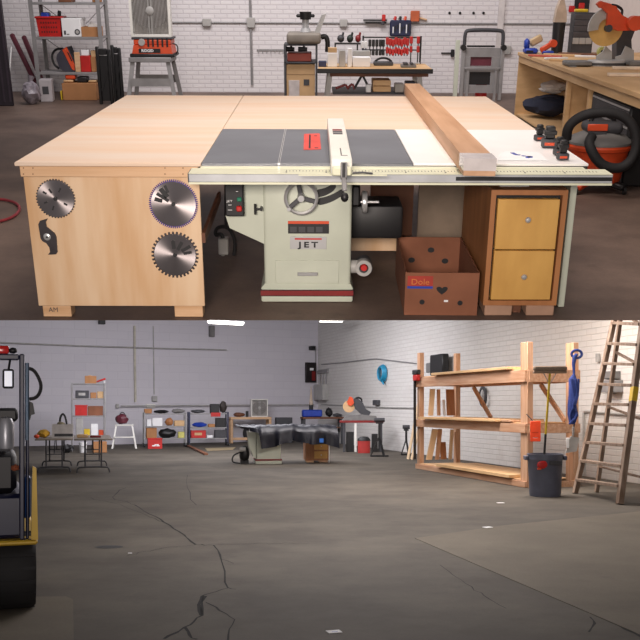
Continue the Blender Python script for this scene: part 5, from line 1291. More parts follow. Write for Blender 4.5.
# ---------------------------------------------------------------- step stool with a bag
SS = base(125, 448.5, RZF*.4)
x0, _, x1, z1 = SS.rect(115, 424.5, 133.5, 426.5); f = SS.sub((x0+x1)/2, 0, 0); w = (x1-x0)/2
o = thing('step_stool', f, 'white folding step stool against the far wall with a dark red bag on top', 'step stool')
MB(WPAINT).box(-w, -.15, z1-.04, w, .15, z1, .008).part('top_step', o)
for sx in (-1, 1):
    MB(WPAINT).bar((sx*(w-.04), -.12, z1-.041), (sx*(w+.09), -.24, .004), .05, .03, (0, 1, 0)).part('leg', o)
    MB(LGREY).bar((sx*(w-.04), .12, z1-.041), (sx*(w+.06), .24, .004), .04, .03, (0, 1, 0)).part('leg', o)
zs = f.at(124, 437)[1]; MB(WPAINT).box(-w-.02, -.29, zs-.02, w+.02, -.20, zs+.02, .005).part('tread', o)
o = thing('duffel_bag', f.sub(-.08, 0, z1+.002), 'dark red bag lying on the white step stool', 'bag')
kx = kk(f, 118, 419); MB(MAROON).ball((0, 0, 5.4*kx), 6.6*kx, .15, 5.2*kx, .25, 3).part('body', o)
MB(BLACK).tube([(-.1, -.05, 8*kx), (-.04, -.05, 12*kx), (.06, -.05, 12.5*kx), (.14, -.05, 8*kx)], .015, 6, smoothen=2).part('handle', o)
# ---------------------------------------------------------------- two tool shelves on casters
T1 = base(165, 447)
_, fa, z = shelf4('tool_shelf', T1, (144.5, 412.6, 186, 444), (413.5, 426.2, 438.2), .45, GALV, GALV, 'left of the two low tool shelves on casters, red crate beside its wheels', 'shelf', casters=True)
g = 'things on the left tool shelf'
block(T1, (144.5, 408.8, 152, 413), .25, CARD, 'brown_box', 'small brown box at the left end on top of the left tool shelf', 'box', g, z=z[0])
lump(T1, 161, 411, 15, 3.6, BLACK, 'black_tool', 'flat black tool on top of the left tool shelf', 'tool', None, z=z[0], d=.12)
lump(T1, 178, 410.5, 13, 4.6, GREY, 'grey_hose', 'grey coiled hose on top of the left tool shelf, right', 'hose', None, z=z[0], d=.12)
block(T1, (147, 419.5, 151.5, 426), .2, PAPER, 'white_tub', 'left white tub on the middle board of the left tool shelf', 'tub', g, z=z[1])
block(T1, (152.3, 418, 162.5, 426), .3, PAPER, 'white_box', 'large white box on the middle board of the left tool shelf', 'box', g, z=z[1])
lump(T1, 169, 421, 8, 8, BROWNW, 'tool_pouch', 'brown tool pouch on the middle board beside the large white box', 'pouch', None, z=z[1], d=.12)
block(T1, (174.5, 420.5, 184.5, 426), .3, CARDL, 'tan_box', 'tan box at the right of the middle board', 'box', g, z=z[1])
block(T1, (146.5, 427.8, 156.8, 438), .3, CARD, 'brown_carton', 'brown carton on the bottom board of the left tool shelf', 'cardboard box', g, z=z[2])
lump(T1, 167.5, 432, 18, 9.5, BLACK, 'black_bag', 'black bag on the bottom board of the left tool shelf', 'bag', None, z=z[2], d=.16)
block(T1, (178.3, 431.8, 184.5, 438), .25, mat('pale_yellow_box', (206, 200, 110), .6), 'yellow_box', 'pale yellow box at the right of the bottom board', 'box', g, z=z[2])
T1f = base(155, 448.3)
o = crate(T1f, (148, 438.8, 162.2, 447.5), .34, RED, 'red_crate', 'red crate with white lettering on the floor below the left tool shelf', 'crate', None, y=-.37, z=0.0, rim=RED)
MB(PAPER).box(-.10, -.176, .08, .02, -.1705, .12, .01).box(-.02, -.176, .12, .12, -.1705, .15, .01).box(.04, -.176, .08, .15, -.1705, .115, .01).part('logo', o, 'white mark')
T2 = base(209, 446)
_, fb, z = shelf4('tool_shelf', T2, (189.5, 412, 228, 443.5), (413.2, 427.3, 438), .45, NAVY, GALV, 'right of the two low tool shelves on casters, dark blue posts and red tote', 'shelf', casters=True)
g = 'things on the right tool shelf'
lump(T2, 198, 411, 14, 3.6, DGREY, 'grey_tool', 'flat dark tool on top of the right tool shelf, left', 'tool', None, z=z[0], d=.12)
block(T2, (210.8, 404, 219.5, 413), .3, BLACK, 'black_case', 'black case standing on top of the right tool shelf', 'case', None, z=z[0])
lump(T2, 223, 407, 7, 12, mat('brown_black', (58, 50, 46), .7), 'dark_machine', 'dark small machine on the right end of the right tool shelf', 'machine', None, z=z[0], d=.14)
block(T2, (210.8, 412.6, 220.5, 416.8), .02, RED, 'red_sign', 'red strip hanging under the black case on the right tool shelf', 'strip', None, y=-.055)
lump(T2, 199.5, 424.5, 14, 5, BLUE, 'blue_cloth', 'blue cloth heaped on the middle board of the right tool shelf', 'cloth', None, z=z[1], d=.14)
block(T2, (208.5, 424, 215, 427.3), .2, CARD, 'tan_box', 'small tan box beside the blue cloth', 'box', None, z=z[1])
block(T2, (216, 418, 226, 427.3), .25, BLACK, 'black_box', 'upper black box at the right of the right tool shelf', 'box', g, z=z[1])
block(T2, (191.2, 430.5, 206, 438), .3, RED, 'red_tote', 'red tote on the bottom board of the right tool shelf', 'tote', None, z=z[2], mark=CARDL)
block(T2, (207, 435.2, 213, 438), .2, PAPER, 'white_pack', 'small white pack beside the red tote', 'pack', None, z=z[2])
block(T2, (215, 430, 226.5, 438), .25, DGREY, 'grey_box', 'dark grey box on the bottom board of the right tool shelf', 'box', g, z=z[2])
# ---------------------------------------------------------------- pine bench with box fan
PB = base(250, 443.2)
x0, _, x1, z1 = PB.rect(230.5, 417, 271.5, 419); f = PB.sub((x0+x1)/2, 0, 0); w = (x1-x0)/2
o = thing('pine_bench', f, 'open pine bench frame against the far wall with a box fan on top', 'bench')
MB(PINE).box(-w, -.02, z1-.09, w, .6, z1, .005).part('bench_top', o)
for sx in (-1, 1):
    for y in (0, .52): MB(PINE).box(sx*(w-.05)-.05, y, .002, sx*(w-.05)+.05, y+.07, z1-.091, .005).part('leg', o)
MB(PINE).box(-w+.1, .0, .12, w-.1, .05, .22, .004).part('stretcher', o)
f5 = f.sub(.1, .3, 0); kx = kk(f, 250, 425)
MB(RUBBER).lathe([(.15, -.09), (.34, -.1), (.37, 0), (.34, .1), (.15, .09), (.15, -.09)], (0, 0, .375), 'y', 28, cap=False).solo('rubber_tyre', f5, 'black tyre standing inside the pine bench frame', 'tyre')
a0, _, a1, _ = PB.rect(251.2, 410, 267.8, 417, y=.2)
box_fan('B', f.sub((a0+a1)/2-(x0+x1)/2, .28, z1+.002), (a1-a0)/2, kk(f, 259, 408)*17.5, .1, 'pale box fan standing on the pine bench')
block(PB, (246, 411, 248.5, 417), .1, BLACK, 'black_can', 'black can beside the box fan on the pine bench', 'can', None, y=.2, z=z1)
lump(PB, 239, 414.5, 11, 4.5, DARKW, 'brown_tools', 'low dark heap of tools at the left of the pine bench top', 'tools', None, y=.2, z=z1, d=.12)
# ---------------------------------------------------------------- corner bench with blue bin, miter saw, vacuum, stands
CB = base(322, 444, RZF*.4)
x0, _, x1, z1 = CB.rect(302.5, 417, 343, 420.5); f = CB.sub((x0+x1)/2, 0, 0); w = (x1-x0)/2
o = thing('corner_bench', f, 'dark bench in the room corner with a blue bin on it', 'bench')
MB(DARKW).box(-w, -.15, z1-.07, w, .5, z1, .006).part('bench_top', o)
for sx in (-1, 1):
    for y in (-.1, .4): MB(DGREY).box(sx*(w-.06)-.04, y, .002, sx*(w-.06)+.04, y+.08, z1-.071).part('leg', o)
MB(DARKW).box(-w+.1, -.1, .6, w-.1, .4, .64).part('shelf_board', o)
block(CB, (302.8, 409.8, 322.5, 417), .3, BLUE, 'blue_bin', 'blue plastic bin on the left of the corner bench', 'bin', None, y=.0, z=z1, b=.04)
kx = kk(CB, 313, 405)
o = thing('pointed_cover', CB.sub(CB.at(313.3, 405)[0], .45, z1+.002), 'beige pointed cover standing behind the blue bin', 'cover')
MB(BLACK).cyl((0, 0, 0), (0, 0, 12*kx), 2*kx, 2*kx, 12).part('base', o); MB(mat('beige_cover', (196, 176, 156), .6)).cyl((0, 0, 12*kx+.001), (0, 0, 30*kx), 2*kx, .3*kx, 12).part('point', o)
lump(CB, 329, 412, 7, 9, BLACK, 'black_tool', 'black upright tool beside the blue bin', 'tool', None, y=.05, z=z1, d=.12)
lump(CB, 337, 415.5, 9, 3.5, DGREY, 'dark_tools', 'low dark tools at the right of the corner bench', 'tools', None, y=.05, z=z1, d=.12)
block(base(285, 443), (276.5, 417.5, 292.5, 442), .3, DGREY, 'dark_cabinet', 'dark cabinet between the pine bench and the corner bench', 'cabinet', None, y=.0, z=0)
MT = base(361, 452, 0.05)
x0, _, x1, z1 = MT.rect(340, 420.5, 383.5, 423); f = MT.sub((x0+x1)/2, 0, 0); w = (x1-x0)/2
o = thing('saw_stand', f, 'dark red stand with a pale leg carrying the miter saw, red vacuum under it', 'stand')
MB(DRED).box(-w, -.1, z1-.07, w, .3, z1, .006).part('rail', o)
for px, m in ((344, DGREY), (355.3, WPAINT), (381, DGREY)):
    x = f.at(px, 440)[0]; MB(m).box(x-.035, -.08, .002, x+.035, -.02, z1-.071, .004).part('leg', o, 'pale leg' if m is WPAINT else None)
for px in (345, 380): x = f.at(px, 440)[0]; MB(DGREY).box(x-.03, .2, .002, x+.03, .26, z1-.071).part('leg', o)
kx = kk(MT, 357, 412); g0 = MT.sub(MT.at(361, 412)[0], .1, z1+.002)
V = lambda px, py: ((px-361)*kx, (420.4-py)*kx)
o = thing('miter_saw', g0, 'orange and grey miter saw on the dark red stand by the side wall', 'miter saw')
MB(GREY).prism([V(*p) for p in ((342, 420.3), (378, 420.3), (376, 416), (362, 414.5), (346, 416.5))], -.16, .16).part('saw_table', o)
bc = V(349, 406.5); MB(CARDL).lathe([(.001, -.02), (6*kx, -.02), (6*kx, .02), (.001, .02)], (bc[0], -.05, bc[1]), 'y', 24).part('blade', o)
MB(ORANGE).prism([V(*p) for p in ((347, 402), (349.5, 396.5), (352.5, 397.5), (354, 403), (351, 406), (348, 405))], -.14, -.08).part('guard', o)
MB(DGREY).prism([V(*p) for p in ((352, 401), (358, 398.5), (363, 403), (366, 409), (371, 412), (369, 416), (361, 414), (355, 408))], -.1, .08).part('motor', o)
MB(BLACK).tube([(V(*p)[0], .0, V(*p)[1]) for p in ((354, 400), (358, 397), (362, 399), (362, 402))], .03, 8, smoothen=1).part('handle', o)
VC = base(363.5, 452.6, 0); kx = kk(VC, 363, 445); g0 = VC.sub(0, .02, .002)
o = thing('shop_vacuum', g0, 'red shop vacuum with black lid under the miter saw stand', 'vacuum')
MB(mat('faded_red_drum', (176, 52, 48), .5)).lathe([(.001, 0), (6*kx, 0), (6.4*kx, 12*kx), (.001, 12*kx)], (0, -.34, 0), 'z', 22, sy=.5).part('drum', o)
MB(BLACK).lathe([(6.6*kx, 12.05*kx), (6.2*kx, 14*kx), (4*kx, 16*kx), (.001, 16.4*kx)], (0, -.34, 0), 'z', 22, sy=.5).part('lid', o)
block(MT, (346.5, 432, 353.8, 452), .18, BLACK, 'black_case', 'black case on the floor under the miter saw stand', 'case', None, y=.0, z=0)
block(MT, (372.0, 434, 377.8, 452), .18, BLACK, 'black_bin', 'narrow black bin right of the red shop vacuum', 'bin', None, y=-.0, z=0)
def roller(px, pyb, pyt, wpx, lb, spread):
    f = base(px, pyb, 0); k = kk(f, px, pyb); h = (pyb-pyt)*k
    o = thing('roller_stand', f, lb, 'roller stand')
    MB(DGREY).cyl((-wpx*k/2, 0, h-.03), (wpx*k/2, 0, h-.03), .06, n=12).part('roller', o)
    MB(BLACK).box(-wpx*k*.35, -.03, h-.14, wpx*k*.35, .03, h-.0905, .005).box(-.03, -.03, h*.45, .03, .03, h-.14).part('column', o)
    for a in (0, 120, 240):
        aa = R_(a + 60); c = Vector((math.cos(aa)*spread*k, math.sin(aa)*spread*k*.8, .012)); MB(BLACK).bar((0, 0, h*.55), c, .035, .035).part('leg', o)
    MB(BLACK).box(-spread*k, -.03, .001, spread*k, .03, .05, .005).part('foot_bar', o)
roller(379.5, 456.8, 418.8, 10.5, 'black roller stand right of the miter saw', 9)
roller(406.2, 455.2, 426, 7, 'smaller black roller stand by the lumber rack', 5)
# ---------------------------------------------------------------- covered saw
CS = base(267, 464.2, R_(8))
x0, _, x1, zt_ = CS.rect(255.5, 432, 281.8, 464); f = CS.sub((x0+x1)/2, 0, 0); w = (x1-x0)/2; kx = kk(CS, 267, 445)
o = thing('covered_saw', f, 'cream table saw standing under a black tarpaulin, dark motor at its left', 'table saw')
MB(CREAM).box(-w*.93, .0, .0, w*.93, .65, zt_, .02).box(-w, -.02, .0, w, .67, .085, .01).part('cabinet', o)
MB(DRED).box(-w-.003, -.023, .088, w+.003, .673, .125).part('base_stripe', o, 'dark red stripe')
MB(IRON).box(-w*1.0-.35, -.05, zt_+.08, w+.4, .75, zt_+.13).part('saw_top', o)
pts = [((p[0]-268.6)*kx, (464-p[1])*kx) for p in ((247.5, 431), (249, 446), (253, 456), (256, 459), (256, 431))]
MB(CREAM).prism(pts, .02, .4).part('side_extension', o)
xm = (245-268.6)*kx; MB(BLACK).ball((xm, .25, .24), .13, .22, .22, .05).box(xm-.1, .12, .0, xm+.1, .4, .1).part('motor', o)
MB(BLACK).tube([(xm-.1, .1, .3), (xm-.3, .05, .22), (xm-.32, .0, .05), (xm-.12, .0, .03)], .02, 6, smoothen=2).part('cord', o)
MB(LGREY).cyl((xm-.12, .1, .36), (xm+.02, .1, .36), .06, n=10).part('dust_port', o)
DC = base(318, 462.5, R_(6))
x0, _, x1, z1 = DC.rect(305.5, 443, 329.6, 462.3); f2 = DC.sub((x0+x1)/2, 0, 0); w2 = (x1-x0)/2; k2 = kk(DC, 318, 450)
o = thing('drawer_cabinet', f2, 'tan wooden drawer cabinet under the right end of the black tarpaulin', 'cabinet')
MB(BROWNW).box(-w2, .0, .05, w2*.92, .6, z1+.12, .004).part('body', o)
for i in (0, 1):
    d = MB(YELW).box(-w2*.28, -.012, .1+i*z1*.45, w2*.82, -.0005, .06+(i+1)*z1*.45, .003).part('drawer', o); MB(STEEL).ball((w2*.3, -.03, .08+(i+.5)*z1*.45), .014).part('knob', d)
MB(PAPER).box(w2*.925, .0, .0, w2, .4, z1+.12).part('leg_panel', o, 'white leg panel')
MB(PINE).box(-w2*.9, .05, .0, -w2*.3, .5, .0495).box(w2*.2, .05, .0, w2*.85, .5, .0495).part('block', o)
# tarpaulin draped over both: a sheet with a wavy hem
ZT2 = max(CS.at(260, 427)[1], 1.02*(zt_+.13)) + .02
k2 = kk(CS, 290, 430)
tf = CS.sub(0, .0, 0); nx, cols = 56, []
X0, X1 = tf.at(236.5, 428)[0], tf.at(336, 428)[0]
hem = [(236.5, 427), (247, 430), (256, 433), (258, 440), (261, 449), (268, 448), (276, 446), (282, 444), (290, 440), (303, 443), (312, 444.5), (325, 444), (331, 446), (336, 448)]
top_ = [(236.5, 425.5), (250, 425.3), (275, 425.3), (289, 424), (292, 423.8), (300, 426), (318, 424.7), (336, 426)]
def interp(T_, px):
    for (a, b), (c, d) in zip(T_, T_[1:]):
        if a <= px <= c: return b + (d-b)*(px-a)/(c-a)
    return T_[-1][1]
rows = 16; vs = []
for i in range(nx+1):
    px = 236.5 + (336-236.5)*i/nx
    x, zt2 = tf.at(px, interp(top_, px), -.0); zh = tf.at(px, interp(hem, px), -.2)[1]; zt2 = max(zt2, zh+.03)
    fold = .05*math.sin(i*.42) + .03*math.sin(i*.95+1)
    for j in range(rows+1):
        if j <= 5: vs.append((x, .95 - j*.2, ZT2 + (zt2-ZT2)*min(1, (j/5)) + .012*math.sin(i*1.3+j)))
        else:
            t_ = (j-5)/(rows-5); vs.append((x + .04*math.sin(i*.7)*t_, -.09 - .16*min(1, t_*3) + fold*t_, zt2 + (zh-zt2)*t_))
fs = [(i*(rows+1)+j, (i+1)*(rows+1)+j, (i+1)*(rows+1)+j+1, i*(rows+1)+j+1) for i in range(nx) for j in range(rows)]
mb = MB(TARP); mb._put(vs, fs, smooth=True)
o = thing('tarpaulin', tf.sub(0, 0, 0), 'black tarpaulin draped over the covered saw and the tan drawer cabinet', 'tarpaulin')
mb.part('sheet', o)
x, z = tf.at(321.5, 440.5, -.30); MB(mat('blue_sticker', (40, 110, 200), .5)).box(x-.05, -.31, z-.05, x+.05, -.302, z+.05, 0, None).part('blue_mark', o, 'blue mark')
x, z = tf.at(251.5, 430, -.20); MB(PAPER).box(x-.06, -.23, z-.05, x+.06, -.222, z+.05).part('white_tag', o, 'white tag')
# long strip of wood and mat on the floor
a, b = H.fl(188, 446.5), H.fl(206, 455.2)
f = Fr('B', a[0], a[1], 0); MB(DARKW).bar((0, 0, .03), (b[0]-a[0], b[1]-a[1], .03), .12, .05).solo('floor_timber', f, 'long dark timber lying on the floor in front of the right tool shelf', 'timber')
q = [H.fl(*p) for p in ((205, 448.5), (236, 447.5), (233, 449.8), (207, 451))]
f = Fr('B', q[0][0], q[0][1], 0); MB(mat('tan_mat', (150, 134, 104), .8)).prism([(a-q[0][0], b-q[0][1]) for a, b in q], .001, .015, 'z').solo('floor_mat', f, 'pale thin sheet lying on the floor before the pine bench', 'sheet')
# ================================================================= lumber rack along the side wall
LR = on_floor('B', 417.5, 468.6, RZS)
PX = lambda px, py, y=0: LR.at(px, py, y)
o = thing('lumber_rack', LR, 'tall open lumber rack of fir posts and beams with three plywood decks', 'rack')
xF0, xF1 = 0.0, (PX(518, 480)[0] + PX(530, 480)[0])/2
t0 = PX(421, 352.5)[1]; t1 = PX(529, 341.5)[1]; DEP = None
# depth from where the rear right post meets the floor
rx, ry = LR.fl(565, 487.6)
DEP = 1.0
pw = .20
postx = [(-.02, .13, t0), (PX(520.5, 488)[0], PX(527.5, 488)[0], t1)]
for i, (a, b, tt) in enumerate(postx):
    MB(FIR).box(a, 0, .002, b, .11, tt, .006).part('post', o)
    MB(FIR).box(a+.02, DEP-.11, .002, b+.02, DEP, tt, .006).part('post', o)
xa, xb = postx[0][0], postx[1][1]
def zof(px, py): return PX(px, py)[1]
def zl(pl, pr): return (zof(*pl) + zof(*pr))/2
BT = (zl((425, 375.5), (515, 373)), zl((425, 385.8), (515, 383.8)))
BM = (zl((425, 418.3), (512, 425.3)), zl((425, 425.5), (512, 434.0)))
BB = (zl((425, 462.5), (512, 482)), zl((425, 469.6), (512, 489.0)))
BB = (BB[0], max(BB[1], .004))
decks = []
for nm, (zt_, zb_) in (('t', BT), ('m', BM), ('b', BB)):
    MB(FIRH).box(xa-.02 if nm == 'm' else xa, -.045, zb_, xb - .012, -.0005, zt_, .004).part('beam', o)
    MB(FIRH).box(xa, DEP+.0005, zb_, xb, DEP+.045, zt_, .004).part('beam', o)
    MB(FIRH).box(postx[0][1]+.001, .01, zb_+.02, postx[0][1]+.045, DEP-.01, zt_-.01).part('cross_member', o)
    MB(FIRH).box(postx[1][1]+.021, .01, zb_, postx[1][1]+.066, DEP-.01, zt_).part('cross_member', o)
    MB(mat('rack_deck_ply', (222, 184, 140), .6, rgb2=(206, 164, 120), scale=3)).box(postx[0][1]+.05, .002, zt_ + .002, postx[1][0]-.002, DEP-.002, zt_+.022, .001).part('deck', o)
    decks.append(zt_+.024)
for (u0, u1) in ((1.9, 1.0), (postx[1][0]-.1, postx[1][0]-1.0)):
    MB(FIR).bar((u0, DEP-.06, BM[0]+.05), (u1, DEP-.06, BT[1]-.01), .09, .045, (0, 1, 0)).part('brace', o)
# sheets lying on the decks
gl = 'sheets lying on the lumber rack'
def sheet(pxy0, pxy1, deck, th, over, m, lb, n='plywood_sheet'):
    u0, u1 = PX(*pxy0, -over)[0], PX(*pxy1, -over)[0]
    f = LR.sub((u0+u1)/2, 0, decks[deck] + .001); h = (u1-u0)/2
    return MB(m).box(-h, -over, 0, h, DEP-.15, th, .003).solo(n, f, lb, 'sheet', gl)
PLYS = mat('raw_ply_sheet', (224, 186, 138), .6, rgb2=(206, 166, 116), scale=3, stretch=(.4, 3, 3))
sheet((431, 375), (507, 373.4), 0, .05, .12, PLYS, 'wooden sheet on the top deck of the lumber rack')
sheet((418, 417), (495, 422), 1, .045, .16, PLYS, 'wide plywood sheet on the middle deck of the lumber rack')
sheet((436, 468), (509, 478), 2, .06, .10, PLYS, 'wide plywood sheet on the bottom deck of the lumber rack')
f = LR.sub(PX(508, 423, 0)[0], .3, decks[1]+.001)
MB(FIR).box(-.2, -.35, 0, .2, .3, .035, .004).solo('short_board', f, 'short board at the right end of the middle deck', 'board')
# leaning offcuts at the far end
PALE = mat('pale_board', (234, 208, 172), .6, rgb2=(216, 188, 150), scale=3)
gq = 'boards leaning inside the far end of the lumber rack'
for (pb, pt, pyt, deck, y, wd, m, lb) in ((430, 432.5, 386, 1, .20, .12, PALE, 'pale narrow board leaning in the middle bay, nearest the far post'), (437, 438.5, 387, 1, .40, .08, FIR, 'reddish narrow board second from the far post in the middle bay'), (446, 446, 387.5, 1, .70, .2, BROWNW, 'wide brown board in the middle bay of the lumber rack'), (441, 442, 399, 1, .54, .06, PAPER, 'short white strip standing in the middle bay'),
    (426.5, 435, 427, 2, .16, .14, PALE, 'wide pale board leaning in the bottom bay, nearest the far post'), (432, 440, 428, 2, .36, .1, FIR, 'reddish board leaning second from the far post in the bottom bay'), (441, 441, 441, 2, .52, .14, BROWNW, 'short brown board standing in the bottom bay'), (448, 452, 428, 2, .68, .08, PALE, 'pale board leaning third from the far post in the bottom bay'), (454, 456, 430, 2, .84, .07, FIR, 'narrow reddish board leaning at the inner end of the bottom bay')):
    z0 = decks[deck] + (.050 if deck == 1 else .066)
    zt_ = min((BT if deck == 1 else BM)[1] - .03, LR.at(440, pyt, y)[1])
    u = max(LR.at(pb, 460 if deck == 2 else 412, y)[0], .30); u2 = max(LR.at(pt, pyt, y)[0], .24)
    f = LR.sub(u, y, z0); h = zt_ - z0 - .02
    MB(m).bar((0, 0, .02), (u2 - u, 0, h), wd, .03, (1, 0, 0)).solo('offcut_board', f, lb, 'board', gq)
for i, (pa, pb, y, lb) in enumerate((((411.5, 460.5), (419, 424), -.25, 'pale board leaning outside the far post of the lumber rack, left'), ((415.3, 461), (421.0, 430), -.16, 'pale board leaning outside the far post, right of another'))):
    b = H.fl(*pa); f = Fr('B', b[0]-.02, b[1]+.6, 0, RZS)
    MB(PALE).bar((0, -.02, .006), (.16, .22, 1.5-.3*i), .14, .025, (0, 1, 0)).solo('leaning_board', f, lb, 'board')
# red clamp at the post
x, z = PX(420.5, 376); f = LR.sub(x+.0, -.046, z)
o = thing('red_clamp', f, 'red and black clamp on the far left post of the lumber rack', 'clamp')
MB(RED).box(-.15, -.09, -.11, .12, -.0015, .03, .015).part('jaw', o); MB(BLACK).box(-.16, -.10, .031, .14, -.0015, .14, .015).part('handle', o); MB(BLACK).box(-.2, -.05, -1.9, -.15, -.0015, .03).part('bar', o)
# black monitor-like case on a wall arm
x0, z0, x1, z1 = SIDEW.rect(441, 354.5, 454, 375.5)
f = SIDEW.sub((x0+x1)/2, -.24, z0); o = thing('wall_speaker', f, 'black box mounted on the side wall behind the top of the lumber rack', 'speaker')
MB(BLACK).box(-(x1-x0)/2, -.1, 0, (x1-x0)/2, .1, z1-z0, .03).part('case', o); MB(DGREY).box(-.05, .1005, (z1-z0)*.4, .05, .238, (z1-z0)*.6).part('wall_arm', o)
MB(GREY).box(-(x1-x0)/2-.5, -.02, .1, -(x1-x0)/2-.01, .08, z1-z0-.2, .02).part('side_unit', o)
# wire coil on the wall
x, z = SIDEW.at(485.5, 396.5); f = SIDEW.sub(x, -.07, z); kx = abs(SIDEW.at(486, 396)[0]-SIDEW.at(485, 396)[0]); kz = SIDEW.at(485, 396)[1]-SIDEW.at(485, 397)[1]
o = thing('wire_coil', f, 'grey wire coil hanging on the side wall seen through the lumber rack', 'wire coil')
for i in range(4): MB(DGREY).tube([((3.6-.3*i)*kx*math.cos(a) + .5*kx*i, -.02*i, (10-.8*i)*kz*math.sin(a)) for a in [2*PI*j/18 for j in range(18)]], .018, 6, closed=True).part('wire_loop', o)
# ---------------------------------------------------------------- bin with broom
TC = on_floor('B', 550.5, 498, 0); kx = kk(TC, 549, 475)*1.03; g0 = TC.sub(0, .36, 0)
kz = kx*1.02; r0, r1, h = 15.1*kx, 17.2*kx, (495.6-454.5)*kz
o = thing('trash_bin', g0, 'large grey round trash bin in front of the lumber rack, broom standing in it', 'trash bin')
MB(mat('bin_grey', (92, 95, 110), .5)).lathe([(.001, .002), (r0, .002), (r0*1.02, .03), (r1*.985, h-.09), (r1*1.0, h-.085), (r1*1.0, h-.02), (r1*1.04, h-.02), (r1*1.04, h), (r1*.96, h), (r0*.95, .03), (.001, .03)], (0, 0, 0), 'z', 36).part('body', o)
for sx in (-1, 1): MB(mat('bin_grey', (84, 88, 100))).box(sx*r1*1.01, -.09, h-.10, sx*r1*1.2, .09, h-.03, .01).part('handle', o)
MB(DGREY).box(.0, -r1-.006, h-.17, .20, -r1+.012, h-.10, .01).part('plate', o)
a = -R_(112); MB(RED).ball((r1*math.cos(a), r1*math.sin(a)-.005, h-.16), .085, .02, .065, .15).part('sticker', o, 'red sticker')
MB(ORANGE).box(r1*math.cos(a)-.08, r1*math.sin(a)-.016, h-.24, r1*math.cos(a)-.02, r1*math.sin(a)+.01, h-.21).part('sticker', o, 'small orange sticker')
bt_, bb_ = TC.at(551.8, 372, .3), TC.at(545, 455, .2)
f = g0.sub(TC.at(543.4, 480)[0]*.9, -.18, .034); P0 = Vector((0, 0, 0)); P1 = Vector((TC.at(551.8, 373)[0]-TC.at(543, 490)[0], .02, TC.at(551, 373)[1]-.036))
o = thing('push_broom', f, 'push broom with yellow handle standing upside down in the grey trash bin', 'broom')
PM = P0.lerp(P1, .50); MB(BLACK).cyl(P0, PM, .019, n=10).part('lower_handle', o, 'black lower handle')
MB(YELLOW).cyl(PM, P1, .019, n=10).part('handle', o, 'yellow handle')
bw = 16.3*kx; MB(mat('broom_block', (156, 132, 110), .7)).box(P1.x-bw, P1.y-.05, P1.z+.003, P1.x+bw, P1.y+.05, P1.z+.04, .008).part('broom_block', o)
MB(mat('broom_bristle', (150, 132, 114), .9, bump=.5, scale=60)).box(P1.x-bw*.98, P1.y-.06, P1.z+.041, P1.x+bw*1.02, P1.y+.06, P1.z+.12, .02).part('bristles', o, None, 'stuff')
for sx in (-1, 1): MB(GALV).bar(P1 - Vector((0, 0, .17)), P1 + Vector((sx*.10, 0, .004)), .012, .012).part('brace', o)
# neon dustpan hanging, grey dustpan, rope
x, z = LR.at(535.6, 421, -.06)
f = LR.sub(postx[1][1]+.05, -.10, LR.at(535, 420, -.1)[1])
fo_ = Fr('B', f.x, f.y, f.z, 0)
fz = fo_; X0, Z0, X1, Z1 = fz.rect(530.3, 421, 540.6, 441.5); w = (X1-X0)/2
o = thing('neon_square', fz.sub((X0+X1)/2, 0, 0), 'neon orange frame-shaped flag hanging beside the right post of the rack', 'flag')
mb = MB(NEON).box(-w, -.01, Z0, w, .01, Z0+.06, .005).box(-w, -.01, Z1-.2, w, .01, Z1, .005).box(-w, -.01, Z0+.0605, -w+.045, .01, Z1-.2005, .004).box(w-.045, -.01, Z0+.0605, w, .01, Z1-.2005, .004).part('frame', o)
MB(NEON).box(-w+.046, -.004, Z0+.07, w-.046, .004, Z1-.201).part('panel', o)
MB(DGREY).bar((-w*.5, 0, Z1+.001), (-w*1.6, .06, Z1+.12), .014, .014).part('cord', o)
RP = LR.sub(postx[1][1]+.34, DEP-.05, 0)
fr_ = Fr('B', RP.x, RP.y, 0, 0)
pts = [fr_.p3(*p, -.12) for p in ((577, 354), (574.5, 357), (573.5, 364), (574, 374), (572.8, 379), (573.8, 395), (572, 405), (573, 415), (571, 424))]
zb_ = pts[-1][2]; rr = [.025, .04, .03, .02, .07, .09, .075, .095, .03]
f = fr_.sub(pts[4][0], 0, zb_)
o = thing('blue_rope', f, 'bundle of blue rope hanging on the rear right post of the lumber rack', 'rope')
MB(ROPEB).tube([(p[0]-pts[4][0], -.12, p[2]-zb_) for p in pts], rr, 12).part('bundle', o)
random.seed(3)
for j in range(4):
    MB(ROPEB).tube([((p[0]-pts[4][0]) + random.uniform(-.08, .08), -.21 + random.uniform(-.03, .05), p[2]-zb_) for p in pts[4:]], .018, 6, smoothen=2).part('strand', o)
MB(ROPEB).tube([(pts[0][0]-pts[4][0] + .09*math.cos(a), -.1, pts[0][2]-zb_ + .07*math.sin(a)) for a in [2*PI*j/14 for j in range(14)]], .024, 8, closed=True).part('top_loop', o)
fd = fr_.sub(0, -.16, 0); X0, Z0, X1, Z1 = fd.rect(565.5, 436, 579, 453)
o = thing('dustpan', fd.sub((X0+X1)/2, 0, Z0), 'grey dustpan hanging below the blue rope behind the trash bin', 'dustpan')
hh = Z1-Z0; w = (X1-X0)/2
MB(LGREY).prism([(-w, 0), (w*.6, .03), (w, hh*.9), (-w*.2, hh), (-w*.5, hh*.8)], -.03, .03).part('pan', o)
MB(PAPER).box(-w, -.04, hh*.3, -w*.55, -.0305, hh*.9, .01).part('label', o)
MB(LGREY).bar((w*.1, 0, hh+.001), (.02, .0, hh*1.55), .04, .03, (0, 1, 0), .01).part('handle', o); MB(BLACK).tube([(.02, 0, hh*1.5), (.04, .02, hh*1.65), (.05, .04, hh*1.7)], .012, 6).part('cord', o)
